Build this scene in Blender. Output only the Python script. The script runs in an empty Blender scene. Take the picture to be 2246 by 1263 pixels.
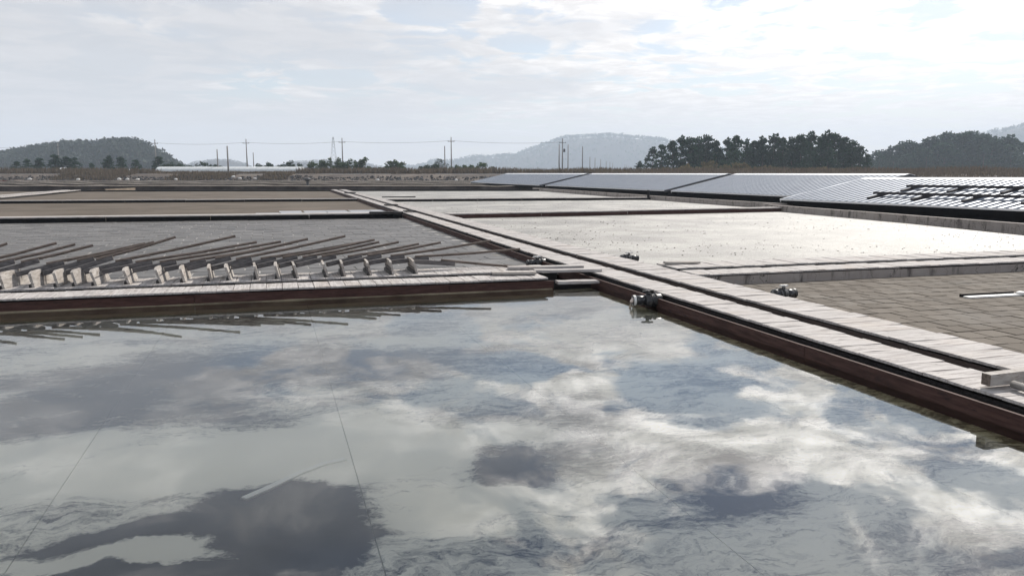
import bpy, bmesh, math, random
from mathutils import Vector, Matrix, noise as mnoise
random.seed(7)
R = math.radians
sc = bpy.context.scene
C = bpy.data.collections.new('salt_farm'); sc.collection.children.link(C)

# ------------------------------------------------------------------ camera, sky, sun, exposure
CAM_H, FOC, PIT, YAW = 1.7, 1729.0, R(8.2762), R(-16.965)
cam = bpy.data.objects.new('camera', bpy.data.cameras.new('camera')); C.objects.link(cam)
cam.location = (0, 0, CAM_H); cam.rotation_euler = (R(90) - PIT, 0, YAW)
cam.data.sensor_width = 36; cam.data.lens = FOC / 2246 * 36
cam.data.clip_start = 0.05; cam.data.clip_end = 6000
sc.camera = cam
SUN_AZ, SUN_EL = R(50), R(40)                # from +Y towards +X
SUND = Vector((math.sin(SUN_AZ) * math.cos(SUN_EL), math.cos(SUN_AZ) * math.cos(SUN_EL), math.sin(SUN_EL)))
sun = bpy.data.objects.new('sun', bpy.data.lights.new('sun', 'SUN')); C.objects.link(sun)
sun.data.energy = 3.6; sun.data.angle = R(0.6); sun.data.color = (1, 0.95, 0.87)
sun.rotation_euler = (-SUND).to_track_quat('-Z', 'Y').to_euler()
sc.view_settings.view_transform = 'Standard'; sc.view_settings.look = 'None'
sc.view_settings.exposure = 0.5; sc.view_settings.gamma = 1; sc.view_settings.use_curve_mapping = False
sc.render.engine = 'CYCLES'
sc.cycles.use_denoising = True
sc.cycles.max_bounces = 6; sc.cycles.volume_bounces = 1; sc.cycles.transparent_max_bounces = 12

_FH = Vector((math.sin(-YAW), math.cos(-YAW), 0)); _RH = Vector((math.cos(-YAW), -math.sin(-YAW), 0))
_F = _FH * math.cos(PIT) - Vector((0, 0, math.sin(PIT))); _U = _FH * math.sin(PIT) + Vector((0, 0, math.cos(PIT)))
def ray(px, py): return (_F + _RH * ((px - 1123) / FOC) - _U * ((py - 631.5) / FOC))
def at(px, py, z=0.0):                       # the point of the plane at height z
    r = ray(px, py); return Vector((0, 0, CAM_H)) + r * ((z - CAM_H) / r.z)
def atY(px, py, Y):
    r = ray(px, py); return Vector((0, 0, CAM_H)) + r * (Y / r.y)
def far(px, d, z=0.0):                       # a far point: bearing, forward distance, height
    return _FH * d + _RH * ((px - 1123) / FOC * d * 1.0104) + Vector((0, 0, z))
def zfar(py, d): return CAM_H + (380 - py) / FOC * d

def NT(nt):
    def n(t, ins=None, **kw):
        x = nt.nodes.new(t)
        for k, v in kw.items(): setattr(x, k, v)
        for k, v in (ins or {}).items():
            if isinstance(v, bpy.types.NodeSocket): nt.links.new(v, x.inputs[k])
            else: x.inputs[k].default_value = v
        return x
    return n
def mathn(n, op, a, b=0.0, c=None, clamp=False):
    i = {0: a, 1: b}
    if c is not None: i[2] = c
    return n('ShaderNodeMath', i, operation=op, use_clamp=clamp).outputs[0]
def sstep(n, v, lo, hi, a=0.0, b=1.0):
    return n('ShaderNodeMapRange', {'Value': v, 'From Min': lo, 'From Max': hi, 'To Min': a, 'To Max': b}, interpolation_type='SMOOTHSTEP').outputs[0]
def mixc(n, f, a, b, bt='MIX'):
    m = n('ShaderNodeMix', data_type='RGBA', blend_type=bt)
    for k, v in ((0, f), (6, a), (7, b)):
        if isinstance(v, bpy.types.NodeSocket): m.id_data.links.new(v, m.inputs[k])
        else: m.inputs[k].default_value = v if k == 0 else (*v[:3], 1)
    return m.outputs[2]
def vm(n, op, a, b=(0, 0, 0)): return n('ShaderNodeVectorMath', {0: a, 1: b}, operation=op)
def noi(n, vec, scale, detail=4, rough=0.55, dist=0.0):
    return n('ShaderNodeTexNoise', {'Vector': vec, 'Scale': scale, 'Detail': detail, 'Roughness': rough, 'Distortion': dist}).outputs['Fac']

w = bpy.data.worlds.new('World'); sc.world = w; w.use_nodes = True
nt = w.node_tree; nt.nodes.clear(); n = NT(nt)
D = n('ShaderNodeTexCoord').outputs['Generated']
sx = n('ShaderNodeSeparateXYZ', {0: D}); dx, dy, dz = sx.outputs
zc = mathn(n, 'ADD', mathn(n, 'MAXIMUM', dz, 0.0), 0.07)
P = n('ShaderNodeCombineXYZ', {0: mathn(n, 'DIVIDE', dx, zc), 1: mathn(n, 'DIVIDE', dy, zc), 2: 0.0}).outputs[0]
sky = n('ShaderNodeTexSky', sky_type='NISHITA', sun_disc=False, sun_elevation=SUN_EL, sun_rotation=SUN_AZ, air_density=1.0, dust_density=0.8, ozone_density=1.5)
skyc = vm(n, 'MULTIPLY', sky.outputs[0], (0.078, 0.080, 0.081))
sdot = mathn(n, 'MAXIMUM', vm(n, 'DOT_PRODUCT', D, tuple(SUND)).outputs['Value'], 0.0)
glow = mathn(n, 'POWER', sdot, 9.0)
warp = n('ShaderNodeTexNoise', {'Vector': P, 'Scale': 1.6, 'Detail': 3}).outputs['Color']
PW = vm(n, 'ADD', P, vm(n, 'MULTIPLY', vm(n, 'SUBTRACT', warp, (.5, .5, .5)).outputs[0], (.5, .5, 0)).outputs[0]).outputs[0]
fluff = noi(n, PW, 2.3, 10, 0.62, 0.2)
big = noi(n, vm(n, 'ADD', P, (3.1, 7.7, 0)).outputs[0], 0.55, 3, 0.5)
# how far round to the right of the camera axis a direction lies
side = mathn(n, 'DIVIDE', vm(n, 'DOT_PRODUCT', D, tuple(_RH)).outputs['Value'], mathn(n, 'MAXIMUM', vm(n, 'DOT_PRODUCT', D, tuple(_FH)).outputs['Value'], 0.25))
veil = sstep(n, mathn(n, 'ADD', mathn(n, 'MULTIPLY', side, -0.5), mathn(n, 'MULTIPLY', mathn(n, 'SUBTRACT', big, 0.5), 0.8)), -0.05, 0.14)   # smooth grey layer in the left half
holes = None
for (px, py, a, b, ang) in [(950, 22, .05, .016, 0), (250, 135, .035, .012, 0), (775, 128, .03, .010, 10), (735, 172, .045, .009, 0), (1140, 92, .03, .010, 0)]:
    d = ray(px, py).normalized()
    r_ = d.cross(Vector((0, 0, 1))).normalized(); u_ = r_.cross(d)
    e = mathn(n, 'ADD', mathn(n, 'POWER', mathn(n, 'DIVIDE', mathn(n, 'ABSOLUTE', vm(n, 'DOT_PRODUCT', D, tuple(r_)).outputs['Value']), a), 2.0),
              mathn(n, 'POWER', mathn(n, 'DIVIDE', mathn(n, 'ABSOLUTE', vm(n, 'DOT_PRODUCT', D, tuple(u_)).outputs['Value']), b), 2.0))
    h = sstep(n, e, 2.2, 0.0)
    holes = h if holes is None else mathn(n, 'MAXIMUM', holes, h)
for (px, py, a, b) in [(1130, 805, .055, .016), (1480, 850, .06, .022)]:      # the blue gaps seen mirrored in the pond
    d = ray(px, py).normalized(); d.z = -d.z
    r_ = d.cross(Vector((0, 0, 1))).normalized(); u_ = r_.cross(d)
    e = mathn(n, 'ADD', mathn(n, 'POWER', mathn(n, 'DIVIDE', mathn(n, 'ABSOLUTE', vm(n, 'DOT_PRODUCT', D, tuple(r_)).outputs['Value']), a), 2.0),
              mathn(n, 'POWER', mathn(n, 'DIVIDE', mathn(n, 'ABSOLUTE', vm(n, 'DOT_PRODUCT', D, tuple(u_)).outputs['Value']), b), 2.0))
    holes = mathn(n, 'MAXIMUM', holes, sstep(n, e, 2.2, 0.0))
cm = mathn(n, 'SUBTRACT', mathn(n, 'ADD', fluff, mathn(n, 'MULTIPLY', mathn(n, 'SUBTRACT', big, 0.5), 0.35)), mathn(n, 'MULTIPLY', holes, 0.26))
cover = sstep(n, mathn(n, 'SUBTRACT', cm, mathn(n, 'MULTIPLY', sstep(n, dz, .2, .5), .10)), 0.40, 0.53)
core = sstep(n, noi(n, PW, 5.5, 6, 0.6), 0.35, 0.7)
elev = sstep(n, dz, .15, .34)
cl_l = mathn(n, 'ADD', mathn(n, 'MULTIPLY', core, mathn(n, 'ADD', 0.30, mathn(n, 'MULTIPLY', elev, 1.55))), mathn(n, 'ADD', 0.56, mathn(n, 'MULTIPLY', glow, 1.6)))
cloud = vm(n, 'SCALE', (1.0, 0.965, 0.93)); nt.links.new(cl_l, cloud.inputs['Scale'])
vl_l = mathn(n, 'SUBTRACT', mathn(n, 'ADD', mathn(n, 'MULTIPLY', fluff, mathn(n, 'ADD', 0.25, mathn(n, 'MULTIPLY', elev, .35))), mathn(n, 'ADD', 0.34, mathn(n, 'MULTIPLY', glow, 0.6))), sstep(n, dz, .30, .44, 0.0, .22))
veilc = vm(n, 'SCALE', (0.93, 0.962, 1.02)); nt.links.new(vl_l, veilc.inputs['Scale'])
c1 = mixc(n, cover, skyc.outputs[0], cloud.outputs[0])
c2 = mixc(n, mathn(n, 'MULTIPLY', veil, 0.85), c1, veilc.outputs[0])
hzl = mathn(n, 'ADD', 0.53, mathn(n, 'MULTIPLY', glow, 0.9))
hzc = vm(n, 'SCALE', (1.02, 0.97, 0.965)); nt.links.new(hzl, hzc.inputs['Scale'])
c2 = mixc(n, mathn(n, 'MAXIMUM', sstep(n, dz, .17, .02, 0.0, .85), sstep(n, dz, .27, .18, 0.0, .38)), c2, hzc.outputs[0])
bg = n('ShaderNodeBackground', {'Color': c2, 'Strength': 1.0})
n('ShaderNodeOutputWorld', {'Surface': bg.outputs[0]})

# ------------------------------------------------------------------ materials
def mat(name, build):
    m = bpy.data.materials.new(name); m.use_nodes = True
    nt = m.node_tree; nt.nodes.clear(); n = NT(nt)
    s = build(n)
    n('ShaderNodeOutputMaterial', {'Surface': s}); return m
def bsdf(n, col, rough=0.7, metal=0.0, spec=0.5, bump=None, bs=0.3, bd=0.02, **kw):
    i = {'Base Color': col if isinstance(col, bpy.types.NodeSocket) else (*col, 1), 'Roughness': rough, 'Metallic': metal, 'Specular IOR Level': spec}
    if bump is not None:
        i['Normal'] = n('ShaderNodeBump', {'Height': bump, 'Strength': bs, 'Distance': bd}).outputs[0]
    i.update(kw)
    return n('ShaderNodeBsdfPrincipled', i).outputs[0]
def oc(n): return n('ShaderNodeTexCoord').outputs['Object']
def gp(n): return n('ShaderNodeNewGeometry').outputs['Position']
def sv(n, v, s): return vm(n, 'MULTIPLY', v, s).outputs[0]
def rnd(n): return n('ShaderNodeObjectInfo').outputs['Random']
def rndv(n, v):  # offset a texture by the object's random number
    return vm(n, 'ADD', v, n('ShaderNodeCombineXYZ', {0: mathn(n, 'MULTIPLY', rnd(n), 37.0), 1: mathn(n, 'MULTIPLY', rnd(n), 91.0), 2: 0.0}).outputs[0]).outputs[0]
def wood(name, ca, cb, dark, ax=(1, 14, 14), rough=0.8, spec=0.2, stain=0.55):
    def b(n):
        v = rndv(n, oc(n))
        g = noi(n, sv(n, v, ax), 3.0, 6, 0.6)
        base = mixc(n, sstep(n, g, 0.32, 0.68), tuple(x * .82 for x in ca), cb)
        base = mixc(n, mathn(n, 'MULTIPLY', rnd(n), 0.35), base, tuple(x * 0.72 for x in cb))
        st = sstep(n, noi(n, sv(n, v, tuple(x ** .5 for x in ax)), 4.0, 6, 0.7), 0.54, 0.70)
        base = mixc(n, mathn(n, 'MULTIPLY', st, stain), base, dark)
        cr = sstep(n, noi(n, sv(n, v, tuple(x * 2.2 for x in ax)), 4.0, 2, 0.5), 0.66, 0.72)
        base = mixc(n, mathn(n, 'MULTIPLY', cr, 0.65), base, dark)
        base = mixc(n, mathn(n, 'MULTIPLY', sstep(n, noi(n, v, 1.3, 3, .5), .5, .72), .22), base, (.36, .27, .19) if ca[0] > .2 else base)
        return bsdf(n, base, rough, spec=spec, bump=g, bs=0.35, bd=0.006)
    return mat(name, b)
M = {}
M['plank_x'] = wood('weathered_plank', (.34, .31, .295), (.51, .48, .458), (.075, .054, .044))
M['plank_y'] = wood('weathered_plank_across', (.34, .31, .295), (.51, .48, .458), (.075, .054, .044), ax=(14, 1, 14))
M['rust'] = wood('rust_brown_board', (.050, .021, .017), (.080, .040, .033), (.012, .010, .010), ax=(2, 2, 12), rough=0.75, spec=.2)
M['rust_y'] = wood('rust_brown_board_long', (.046, .022, .018), (.080, .042, .035), (.012, .010, .010), ax=(12, 1, 12), rough=0.75, spec=.2)
M['darkboard'] = wood('dark_wet_board', (.014, .013, .013), (.032, .029, .029), (.008, .008, .008), rough=0.7, spec=.12)
M['channelboard'] = wood('channel_board', (.055, .040, .036), (.10, .078, .07), (.03, .022, .02), ax=(12, 1, 8), spec=.2)
M['paleboard'] = wood('pale_board', (.33, .295, .265), (.47, .435, .40), (.13, .10, .08), ax=(2, 2, 10))
M['handle'] = wood('handle_wood', (.10, .08, .068), (.18, .145, .125), (.06, .04, .035), ax=(1, 16, 16))
M['block'] = wood('block_wood', (.10, .092, .092), (.17, .158, .155), (.05, .045, .05), ax=(1, 12, 12))
M['cut'] = mat('cut_wood', lambda n: bsdf(n, (.62, .54, .45), .8))
M['rubber'] = mat('black_rubber', lambda n: bsdf(n, mixc(n, noi(n, oc(n), 20, 3), (.014, .014, .015), (.04, .038, .037)), .5, bump=noi(n, oc(n), 30, 3), bs=.3))
M['valve'] = mat('black_pipe', lambda n: bsdf(n, mixc(n, sstep(n, noi(n, oc(n), 22, 5, .7), .55, .68), (.018, .018, .02), (.22, .21, .20)), .38, bump=noi(n, oc(n), 35, 3), bs=.3, bd=.005))
M['saltcap'] = mat('salt_white', lambda n: bsdf(n, mixc(n, noi(n, oc(n), 15, 4), (.5, .48, .45), (.8, .79, .77)), .6, bump=noi(n, gp(n), 40, 4), bs=.6, bd=.01))
def concrete(n):
    p = gp(n)
    st = sstep(n, noi(n, sv(n, p, (1.5, 1.5, .35)), 2.2, 6, .7), .5, .68)
    base = mixc(n, noi(n, p, 3.0, 6), (.24, .205, .185), (.40, .36, .33))
    base = mixc(n, mathn(n, 'MULTIPLY', st, .8), base, (.05, .04, .035))
    cr = sstep(n, mathn(n, 'ABSOLUTE', mathn(n, 'SUBTRACT', noi(n, p, 1.3, 5, .6), .5)), .006, 0.0)
    base = mixc(n, cr, base, (.03, .025, .02))
    return bsdf(n, base, .9, bump=noi(n, p, 12, 5), bs=.5, bd=.02)
M['concrete'] = mat('stained_concrete', concrete)
def metalroof(n):
    p = gp(n)
    d = sstep(n, noi(n, sv(n, p, (.6, 2.5, 1)), 1.5, 5, .6), .45, .75)
    c = mixc(n, mathn(n, 'MULTIPLY', d, .5), (.26, .28, .315), (.18, .19, .22))
    return bsdf(n, c, .46, metal=.6, spec=.5)
M['roof'] = mat('corrugated_metal', metalroof)
M['ridge'] = mat('white_metal', lambda n: bsdf(n, (.80, .80, .80), .4, metal=.1))
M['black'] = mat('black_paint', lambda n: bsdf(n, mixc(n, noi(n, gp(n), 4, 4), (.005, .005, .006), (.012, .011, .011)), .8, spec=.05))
M['rail'] = wood('dark_rail', (.035, .032, .035), (.07, .065, .07), (.015, .015, .015), spec=.2)
M['pole'] = mat('concrete_pole', lambda n: bsdf(n, mixc(n, noi(n, sv(n, oc(n), (1, 1, .3)), 2, 4), (.17, .16, .15), (.28, .265, .25)), .85))
M['steel'] = mat('dark_steel', lambda n: bsdf(n, (.08, .08, .085), .6, metal=.3))
M['wire'] = mat('black_wire', lambda n: bsdf(n, (.03, .03, .032), .6))
M['film'] = mat('greenhouse_film', lambda n: bsdf(n, mixc(n, noi(n, sv(n, oc(n), (3, 1, .3)), 1.5, 5), (.46, .48, .48), (.62, .64, .64)), .6))
M['bag'] = mat('white_sack', lambda n: bsdf(n, mixc(n, noi(n, oc(n), 6, 4), (.5, .48, .45), (.75, .73, .70)), .8))
M['trunk'] = mat('bark', lambda n: bsdf(n, mixc(n, noi(n, sv(n, oc(n), (3, 3, .6)), 3, 4), (.045, .032, .026), (.11, .08, .065)), .95))
def leafm(name, a, b, tr=.25):
    def f(n):
        g = n('ShaderNodeNewGeometry')
        c = mixc(n, g.outputs['Random Per Island'], a, b)
        c = mixc(n, mathn(n, 'MULTIPLY', rnd(n), .5), c, tuple(x * .65 for x in a))
        d = bsdf(n, c, .75, spec=.2)
        t = n('ShaderNodeBsdfTranslucent', {'Color': c}).outputs[0]
        return n('ShaderNodeMixShader', {0: tr, 1: d, 2: t}).outputs[0]
    return mat(name, f)
M['pine'] = leafm('pine_needles', (.012, .034, .020), (.040, .085, .042), .2)
M['shrub'] = leafm('shrub_leaves', (.035, .065, .022), (.085, .125, .045))
M['shrub_dk'] = leafm('dark_leaves', (.022, .045, .025), (.05, .08, .04))
M['hillwood'] = leafm('hill_canopy', (.018, .035, .022), (.045, .068, .036), .1)
M['drygrass'] = leafm('dry_grass', (.095, .070, .046), (.175, .135, .090), .3)
M['weed'] = leafm('dun_weed', (.14, .105, .07), (.24, .19, .13), .3)
M['redweed'] = leafm('red_glasswort', (.11, .022, .018), (.17, .05, .035), .2)
M['goldweed'] = leafm('yellowing_scrub', (.10, .085, .035), (.20, .155, .07), .3)
def mud(name, a, b, rough=.6, sc_=.6, wet=.5, bs=.4):
    def f(n):
        p = gp(n)
        k = noi(n, p, sc_, 8, .65); k2 = noi(n, sv(n, p, (.25, 1.4, 1)), sc_ * 1.6, 5, .6)
        c = mixc(n, sstep(n, k, .35, .65), a, b)
        c = mixc(n, mathn(n, 'MULTIPLY', sstep(n, k2, .5, .7), .35), c, tuple(x * .6 for x in a))
        return bsdf(n, c, rough, spec=wet, bump=noi(n, p, 9, 6, .7), bs=bs, bd=.02)
    return mat(name, f)
M['ground'] = mud('marsh_ground', (.07, .055, .045), (.13, .105, .085), .9, .2, .2)
M['panmud'] = mud('pan_mud', (.085, .068, .052), (.125, .102, .08), .85, .35, .15)
M['farmud'] = mud('far_pan_mud', (.10, .085, .075), (.15, .13, .115), .9, .2, .1)
M['earthpath'] = mud('earth_path', (.13, .10, .075), (.19, .155, .115), .9, .5, .1)
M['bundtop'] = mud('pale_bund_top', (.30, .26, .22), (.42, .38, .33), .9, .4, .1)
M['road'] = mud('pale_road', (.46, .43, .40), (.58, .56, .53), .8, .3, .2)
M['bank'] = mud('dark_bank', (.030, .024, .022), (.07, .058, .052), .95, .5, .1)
def salt(n):
    p = gp(n)
    k = noi(n, p, .45, 7, .65); fine = noi(n, sv(n, p, (.8, 1.5, 1)), 9.0, 8, .75)
    c = mixc(n, sstep(n, k, .35, .68), (.15, .137, .118), (.36, .343, .312))
    hole = sstep(n, fine, .47, .36)
    c = mixc(n, mathn(n, 'MULTIPLY', hole, .7), c, (.16, .14, .11))
    return bsdf(n, c, sstep(n, k, .3, .7, .42, .58), spec=.48, bump=fine, bs=.9, bd=.04)
M['rock'] = mat('bank_stone', lambda n: bsdf(n, mixc(n, n('ShaderNodeNewGeometry').outputs['Random Per Island'], (.03, .026, .026), (.13, .12, .115)), .95, spec=.1))
M['salt'] = mat('salt_crust', salt)
M['grain'] = mat('dark_grain', lambda n: bsdf(n, (.07, .055, .045), .9))
def tilem(name, a, b, pale, rough, amt):
    def f(n):
        p = gp(n); r = n('ShaderNodeNewGeometry').outputs['Random Per Island']
        rr = mathn(n, 'FRACT', mathn(n, 'ADD', rnd(n), r))
        c = mixc(n, rr, a, b)
        k = noi(n, p, .9, 6, .65)
        c = mixc(n, mathn(n, 'MULTIPLY', sstep(n, k, .45, .75), amt), c, pale)
        c = mixc(n, mathn(n, 'MULTIPLY', sstep(n, noi(n, p, 7, 5, .7), .55, .75), .35), c, tuple(x * .6 for x in a))
        return bsdf(n, c, rough, spec=.22, bump=noi(n, p, 14, 5), bs=.3, bd=.01)
    return mat(name, f)
M['tile_brown'] = tilem('brown_tile', (.088, .071, .055), (.135, .114, .092), (.185, .172, .155), .88, .5)
M['tile_grey'] = tilem('wet_grey_tile', (.075, .07, .066), (.115, .107, .10), (.20, .19, .18), .5, .6)
M['tile_pale'] = tilem('pale_grey_tile', (.24, .24, .25), (.32, .32, .33), (.38, .38, .38), .4, .4)
M['joint_dark'] = mat('dark_joint', lambda n: bsdf(n, (.035, .028, .022), .9))
M['joint_salt'] = mat('salt_joint', lambda n: bsdf(n, mixc(n, sstep(n, noi(n, gp(n), 1.1, 6, .7), .42, .66), (.075, .068, .06), (.42, .40, .37)), .7))

def bedm(n):
    p = gp(n)
    wp = vm(n, 'ADD', p, vm(n, 'MULTIPLY', vm(n, 'SUBTRACT', n('ShaderNodeTexNoise', {'Vector': p, 'Scale': 1.6, 'Detail': 5, 'Roughness': .6}).outputs['Color'], (.5, .5, .5)).outputs[0], (.7, .7, 0)).outputs[0]).outputs[0]
    k = noi(n, sv(n, wp, (.8, 1.5, 1)), .95, 7, .6)
    fine = noi(n, sv(n, wp, (1.2, 3.4, 1)), 5.5, 6, .72)
    v = mathn(n, 'ADD', mathn(n, 'MULTIPLY', mathn(n, 'SUBTRACT', k, .5), 1.5), mathn(n, 'MULTIPLY', mathn(n, 'SUBTRACT', fine, .5), 1.15))
    # clear patches and silt drifts where they lie on the bed: x, y, radii, turn, weight
    for (x, y, a, b, t, wt) in BEDSPOTS:
        mp = n('ShaderNodeMapping', {'Vector': wp, 'Location': (x, y, 0), 'Rotation': (0, 0, R(t)), 'Scale': (a, b, 1)}, vector_type='TEXTURE').outputs[0]
        mp = vm(n, 'MULTIPLY', mp, (1, 1, 0)).outputs[0]
        v = mathn(n, 'ADD', v, mathn(n, 'MULTIPLY', sstep(n, vm(n, 'LENGTH', mp).outputs['Value'], 1.3, .65), wt))
    v = mathn(n, 'ADD', v, mathn(n, 'MULTIPLY', mathn(n, 'SUBTRACT', noi(n, sv(n, wp, (1, 2.2, 1)), 21, 5, .75), .5), .55))
    silt = sstep(n, v, -.34, .16)
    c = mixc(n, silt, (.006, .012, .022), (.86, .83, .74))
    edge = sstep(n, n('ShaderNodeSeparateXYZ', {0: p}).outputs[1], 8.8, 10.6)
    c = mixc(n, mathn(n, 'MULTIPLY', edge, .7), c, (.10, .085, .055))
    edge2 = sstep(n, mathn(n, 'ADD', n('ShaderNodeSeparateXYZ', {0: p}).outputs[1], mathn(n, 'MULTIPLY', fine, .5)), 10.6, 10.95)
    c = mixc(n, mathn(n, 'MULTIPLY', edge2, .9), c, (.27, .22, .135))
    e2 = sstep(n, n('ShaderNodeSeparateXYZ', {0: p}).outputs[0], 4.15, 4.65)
    c = mixc(n, e2, c, mixc(n, sstep(n, fine, .42, .6), (.17, .145, .085), (.58, .52, .34)))  # ochre bed along the curb, its colour lightened to offset the curb's shade
    return bsdf(n, c, .8, spec=.1, bump=fine, bs=.2, bd=.01)
BEDSPOTS = [(-.02, 4.10, .36, .46, -6, -1.0), (.05, 3.62, .42, .28, 0, -1.1), (-.72, 3.52, .55, .22, 4, -.95), (1.33, 4.45, .26, .36, -12, -.55), (-.7, 4.05, .5, .12, 10, -.5),
            (2.55, 3.75, .45, .3, 30, -.35), (.35, 4.9, 1.3, .55, 0, .35), (-1.3, 5.2, 1.1, .6, 0, .3), (-.45, 3.82, .75, .12, -4, .45), (-1.9, 6.3, 1.4, .55, 0, -.35), (.9, 3.9, .45, .2, 20, .35), (-.3, 7.2, 2.2, .8, 0, -.35)]
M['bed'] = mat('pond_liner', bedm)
M['ochremud'] = mud('ochre_mud', (.12, .095, .062), (.27, .225, .15), .7, 1.6, .3)
M['silt'] = mat('white_silt', lambda n: bsdf(n, (.88, .86, .80), .9))
def waterm(n):
    p = gp(n)
    rip = mathn(n, 'ADD', noi(n, sv(n, p, (1, 2.2, 1)), 2.2, 3, .5), mathn(n, 'MULTIPLY', noi(n, p, 13, 2, .5), .06))
    bmp = n('ShaderNodeBump', {'Height': rip, 'Strength': .04, 'Distance': .005}).outputs[0]
    gl = n('ShaderNodeBsdfGlossy', {'Color': (1, 1, 1, 1), 'Roughness': .0, 'Normal': bmp}).outputs[0]
    tr = n('ShaderNodeBsdfTransparent', {'Color': (.93, .95, .93, 1)}).outputs[0]
    fr = n('ShaderNodeFresnel', {'IOR': 1.68, 'Normal': bmp}).outputs[0]
    return n('ShaderNodeMixShader', {0: fr, 1: tr, 2: gl}).outputs[0]
M['water'] = mat('brine', waterm)
M['stream'] = mat('running_brine', lambda n: bsdf(n, (.62, .52, .46), .15, spec=.8))

# ------------------------------------------------------------------ mesh helpers
class MB:
    def __init__(s): s.v = []; s.f = []; s.mi = []
    def add(s, vs, fs, mi=0):
        o = len(s.v); s.v += [tuple(x) for x in vs]; s.f += [tuple(i + o for i in f) for f in fs]; s.mi += [mi] * len(fs)
    def box(s, c, size, rot=None, mi=0):
        h = [x / 2 for x in size]
        vs = [Vector((a * h[0], b * h[1], d * h[2])) for d in (-1, 1) for a, b in ((-1, -1), (1, -1), (1, 1), (-1, 1))]
        if rot is not None: vs = [rot @ x for x in vs]
        c = Vector(c)
        s.add([x + c for x in vs], [(3, 2, 1, 0), (4, 5, 6, 7), (0, 1, 5, 4), (1, 2, 6, 5), (2, 3, 7, 6), (3, 0, 4, 7)], mi)
    def beam(s, a, b, wd, ht, mi=0, up=Vector((0, 0, 1))):
        a, b = Vector(a), Vector(b); d = (b - a); L = d.length; d.normalize()
        r = d.cross(up).normalized(); u = r.cross(d)
        s.box((a + b) / 2, (L, wd, ht), Matrix((d, -r, u)).transposed(), mi)
    def tube(s, pts, rad, seg=8, caps=True, mi=0):
        pts = [Vector(p) for p in pts]
        rad = rad if isinstance(rad, (list, tuple)) else [rad] * len(pts)
        o = []; vs = []
        pr = None
        for i, p in enumerate(pts):
            d = (pts[min(i + 1, len(pts) - 1)] - pts[max(i - 1, 0)]).normalized()
            r = d.cross(Vector((0, 0, 1)) if abs(d.z) < .95 else Vector((1, 0, 0))).normalized(); u = r.cross(d)
            vs += [p + (r * math.cos(2 * math.pi * k / seg) + u * math.sin(2 * math.pi * k / seg)) * rad[i] for k in range(seg)]
        fs = []
        for i in range(len(pts) - 1):
            for k in range(seg):
                a, b = i * seg + k, i * seg + (k + 1) % seg
                fs.append((a, a + seg, b + seg, b))
        if caps:
            fs.append(tuple(range(seg))); fs.append(tuple((len(pts) - 1) * seg + k for k in reversed(range(seg))))
        s.add(vs, fs, mi)
    def mesh(s, name, m, smooth=False):
        me = bpy.data.meshes.new(name); me.from_pydata(s.v, [], s.f)
        ms = m if isinstance(m, (list, tuple)) else [m]
        for x in ms: me.materials.append(x)
        if len(ms) > 1: me.polygons.foreach_set('material_index', s.mi)
        if smooth: me.polygons.foreach_set('use_smooth', [True] * len(me.polygons))
        me.update(); return me
    def obj(s, name, m, parent=None, smooth=False): return link(name, s.mesh(name, m, smooth), parent)
def link(name, me, parent=None, loc=None):
    o = bpy.data.objects.new(name, me); C.objects.link(o)
    if parent is not None: o.parent = parent
    if loc is not None: o.location = loc
    return o
def tag(o, label=None, cat=None, group=None, kind=None):
    for k, v in (('label', label), ('category', cat), ('group', group), ('kind', kind)):
        if v: o[k] = v
    return o
def thing(name, loc, label, cat, group=None, rz=0.0):
    o = link(name, None, None, loc); o.rotation_euler.z = rz; o.empty_display_size = .2
    return tag(o, label, cat, group)
def grid_sheet(name, xs, ys, zf, m, kind='structure', rotF=False):
    b = MB(); vs = []
    for y in ys:
        for x in xs:
            q = (_RH * x + _FH * y) if rotF else Vector((x, y, 0))
            vs.append((q.x, q.y, zf(x, y)))
    W = len(xs); fs = [(j * W + i, j * W + i + 1, (j + 1) * W + i + 1, (j + 1) * W + i) for j in range(len(ys) - 1) for i in range(W - 1)]
    b.add(vs, fs); return tag(b.obj(name, m, smooth=True), kind=kind)
def lerp(a, b, t): return a + (b - a) * t
def fr(a, b, k): return [a + (b - a) * i / k for i in range(k + 1)]
U = random.uniform

# ------------------------------------------------------------------ ground, bank, road, hills, haze
BANK0, BANK1 = 168.0, 181.0
def gz(x, y):
    if y < BANK0: return -.33
    t = min(1, (y - BANK0) / (BANK1 - BANK0))
    z = lerp(-.33, 1.5, t * t * (3 - 2 * t))
    if 0 < t < 1: z += .35 * mnoise.noise(Vector((x * .12, y * .4, 0)))
    return z
gx = fr(-3500, -200, 12)[:-1] + fr(-200, 200, 160)[:-1] + fr(200, 3500, 12)
ground = grid_sheet('ground', gx, [-60, 60, 120] + fr(BANK0, BANK1, 9) + [190, 230, 300, 500, 900, 1800, 3500], gz, M['ground'], rotF=True)
bank = grid_sheet('embankment', fr(-190, 190, 190), fr(BANK0 - 1, BANK1 - 1.5, 10), lambda x, y: gz(x, y) - .06 + .16 * mnoise.noise(Vector((x * .5, y * 1.2, 3))), M['bank'], rotF=True)
b = MB(); x = -190.0
while x < 20:
    L = U(2.5, 6); z1 = 1.56 + .05 * mnoise.noise(Vector((x * .2, 0, 9)))
    if mnoise.noise(Vector((x * .06, 4, 2))) > -.28: b.beam(_RH * x + _FH * (BANK1 - .2) + Vector((0, 0, z1 - .17)), _RH * (x + L - .05) + _FH * (BANK1 - .2) + Vector((0, 0, z1 - .17)), .3, .34)
    x += L
tag(b.obj('kerb', M['road']), kind='structure')
b = MB()
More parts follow.
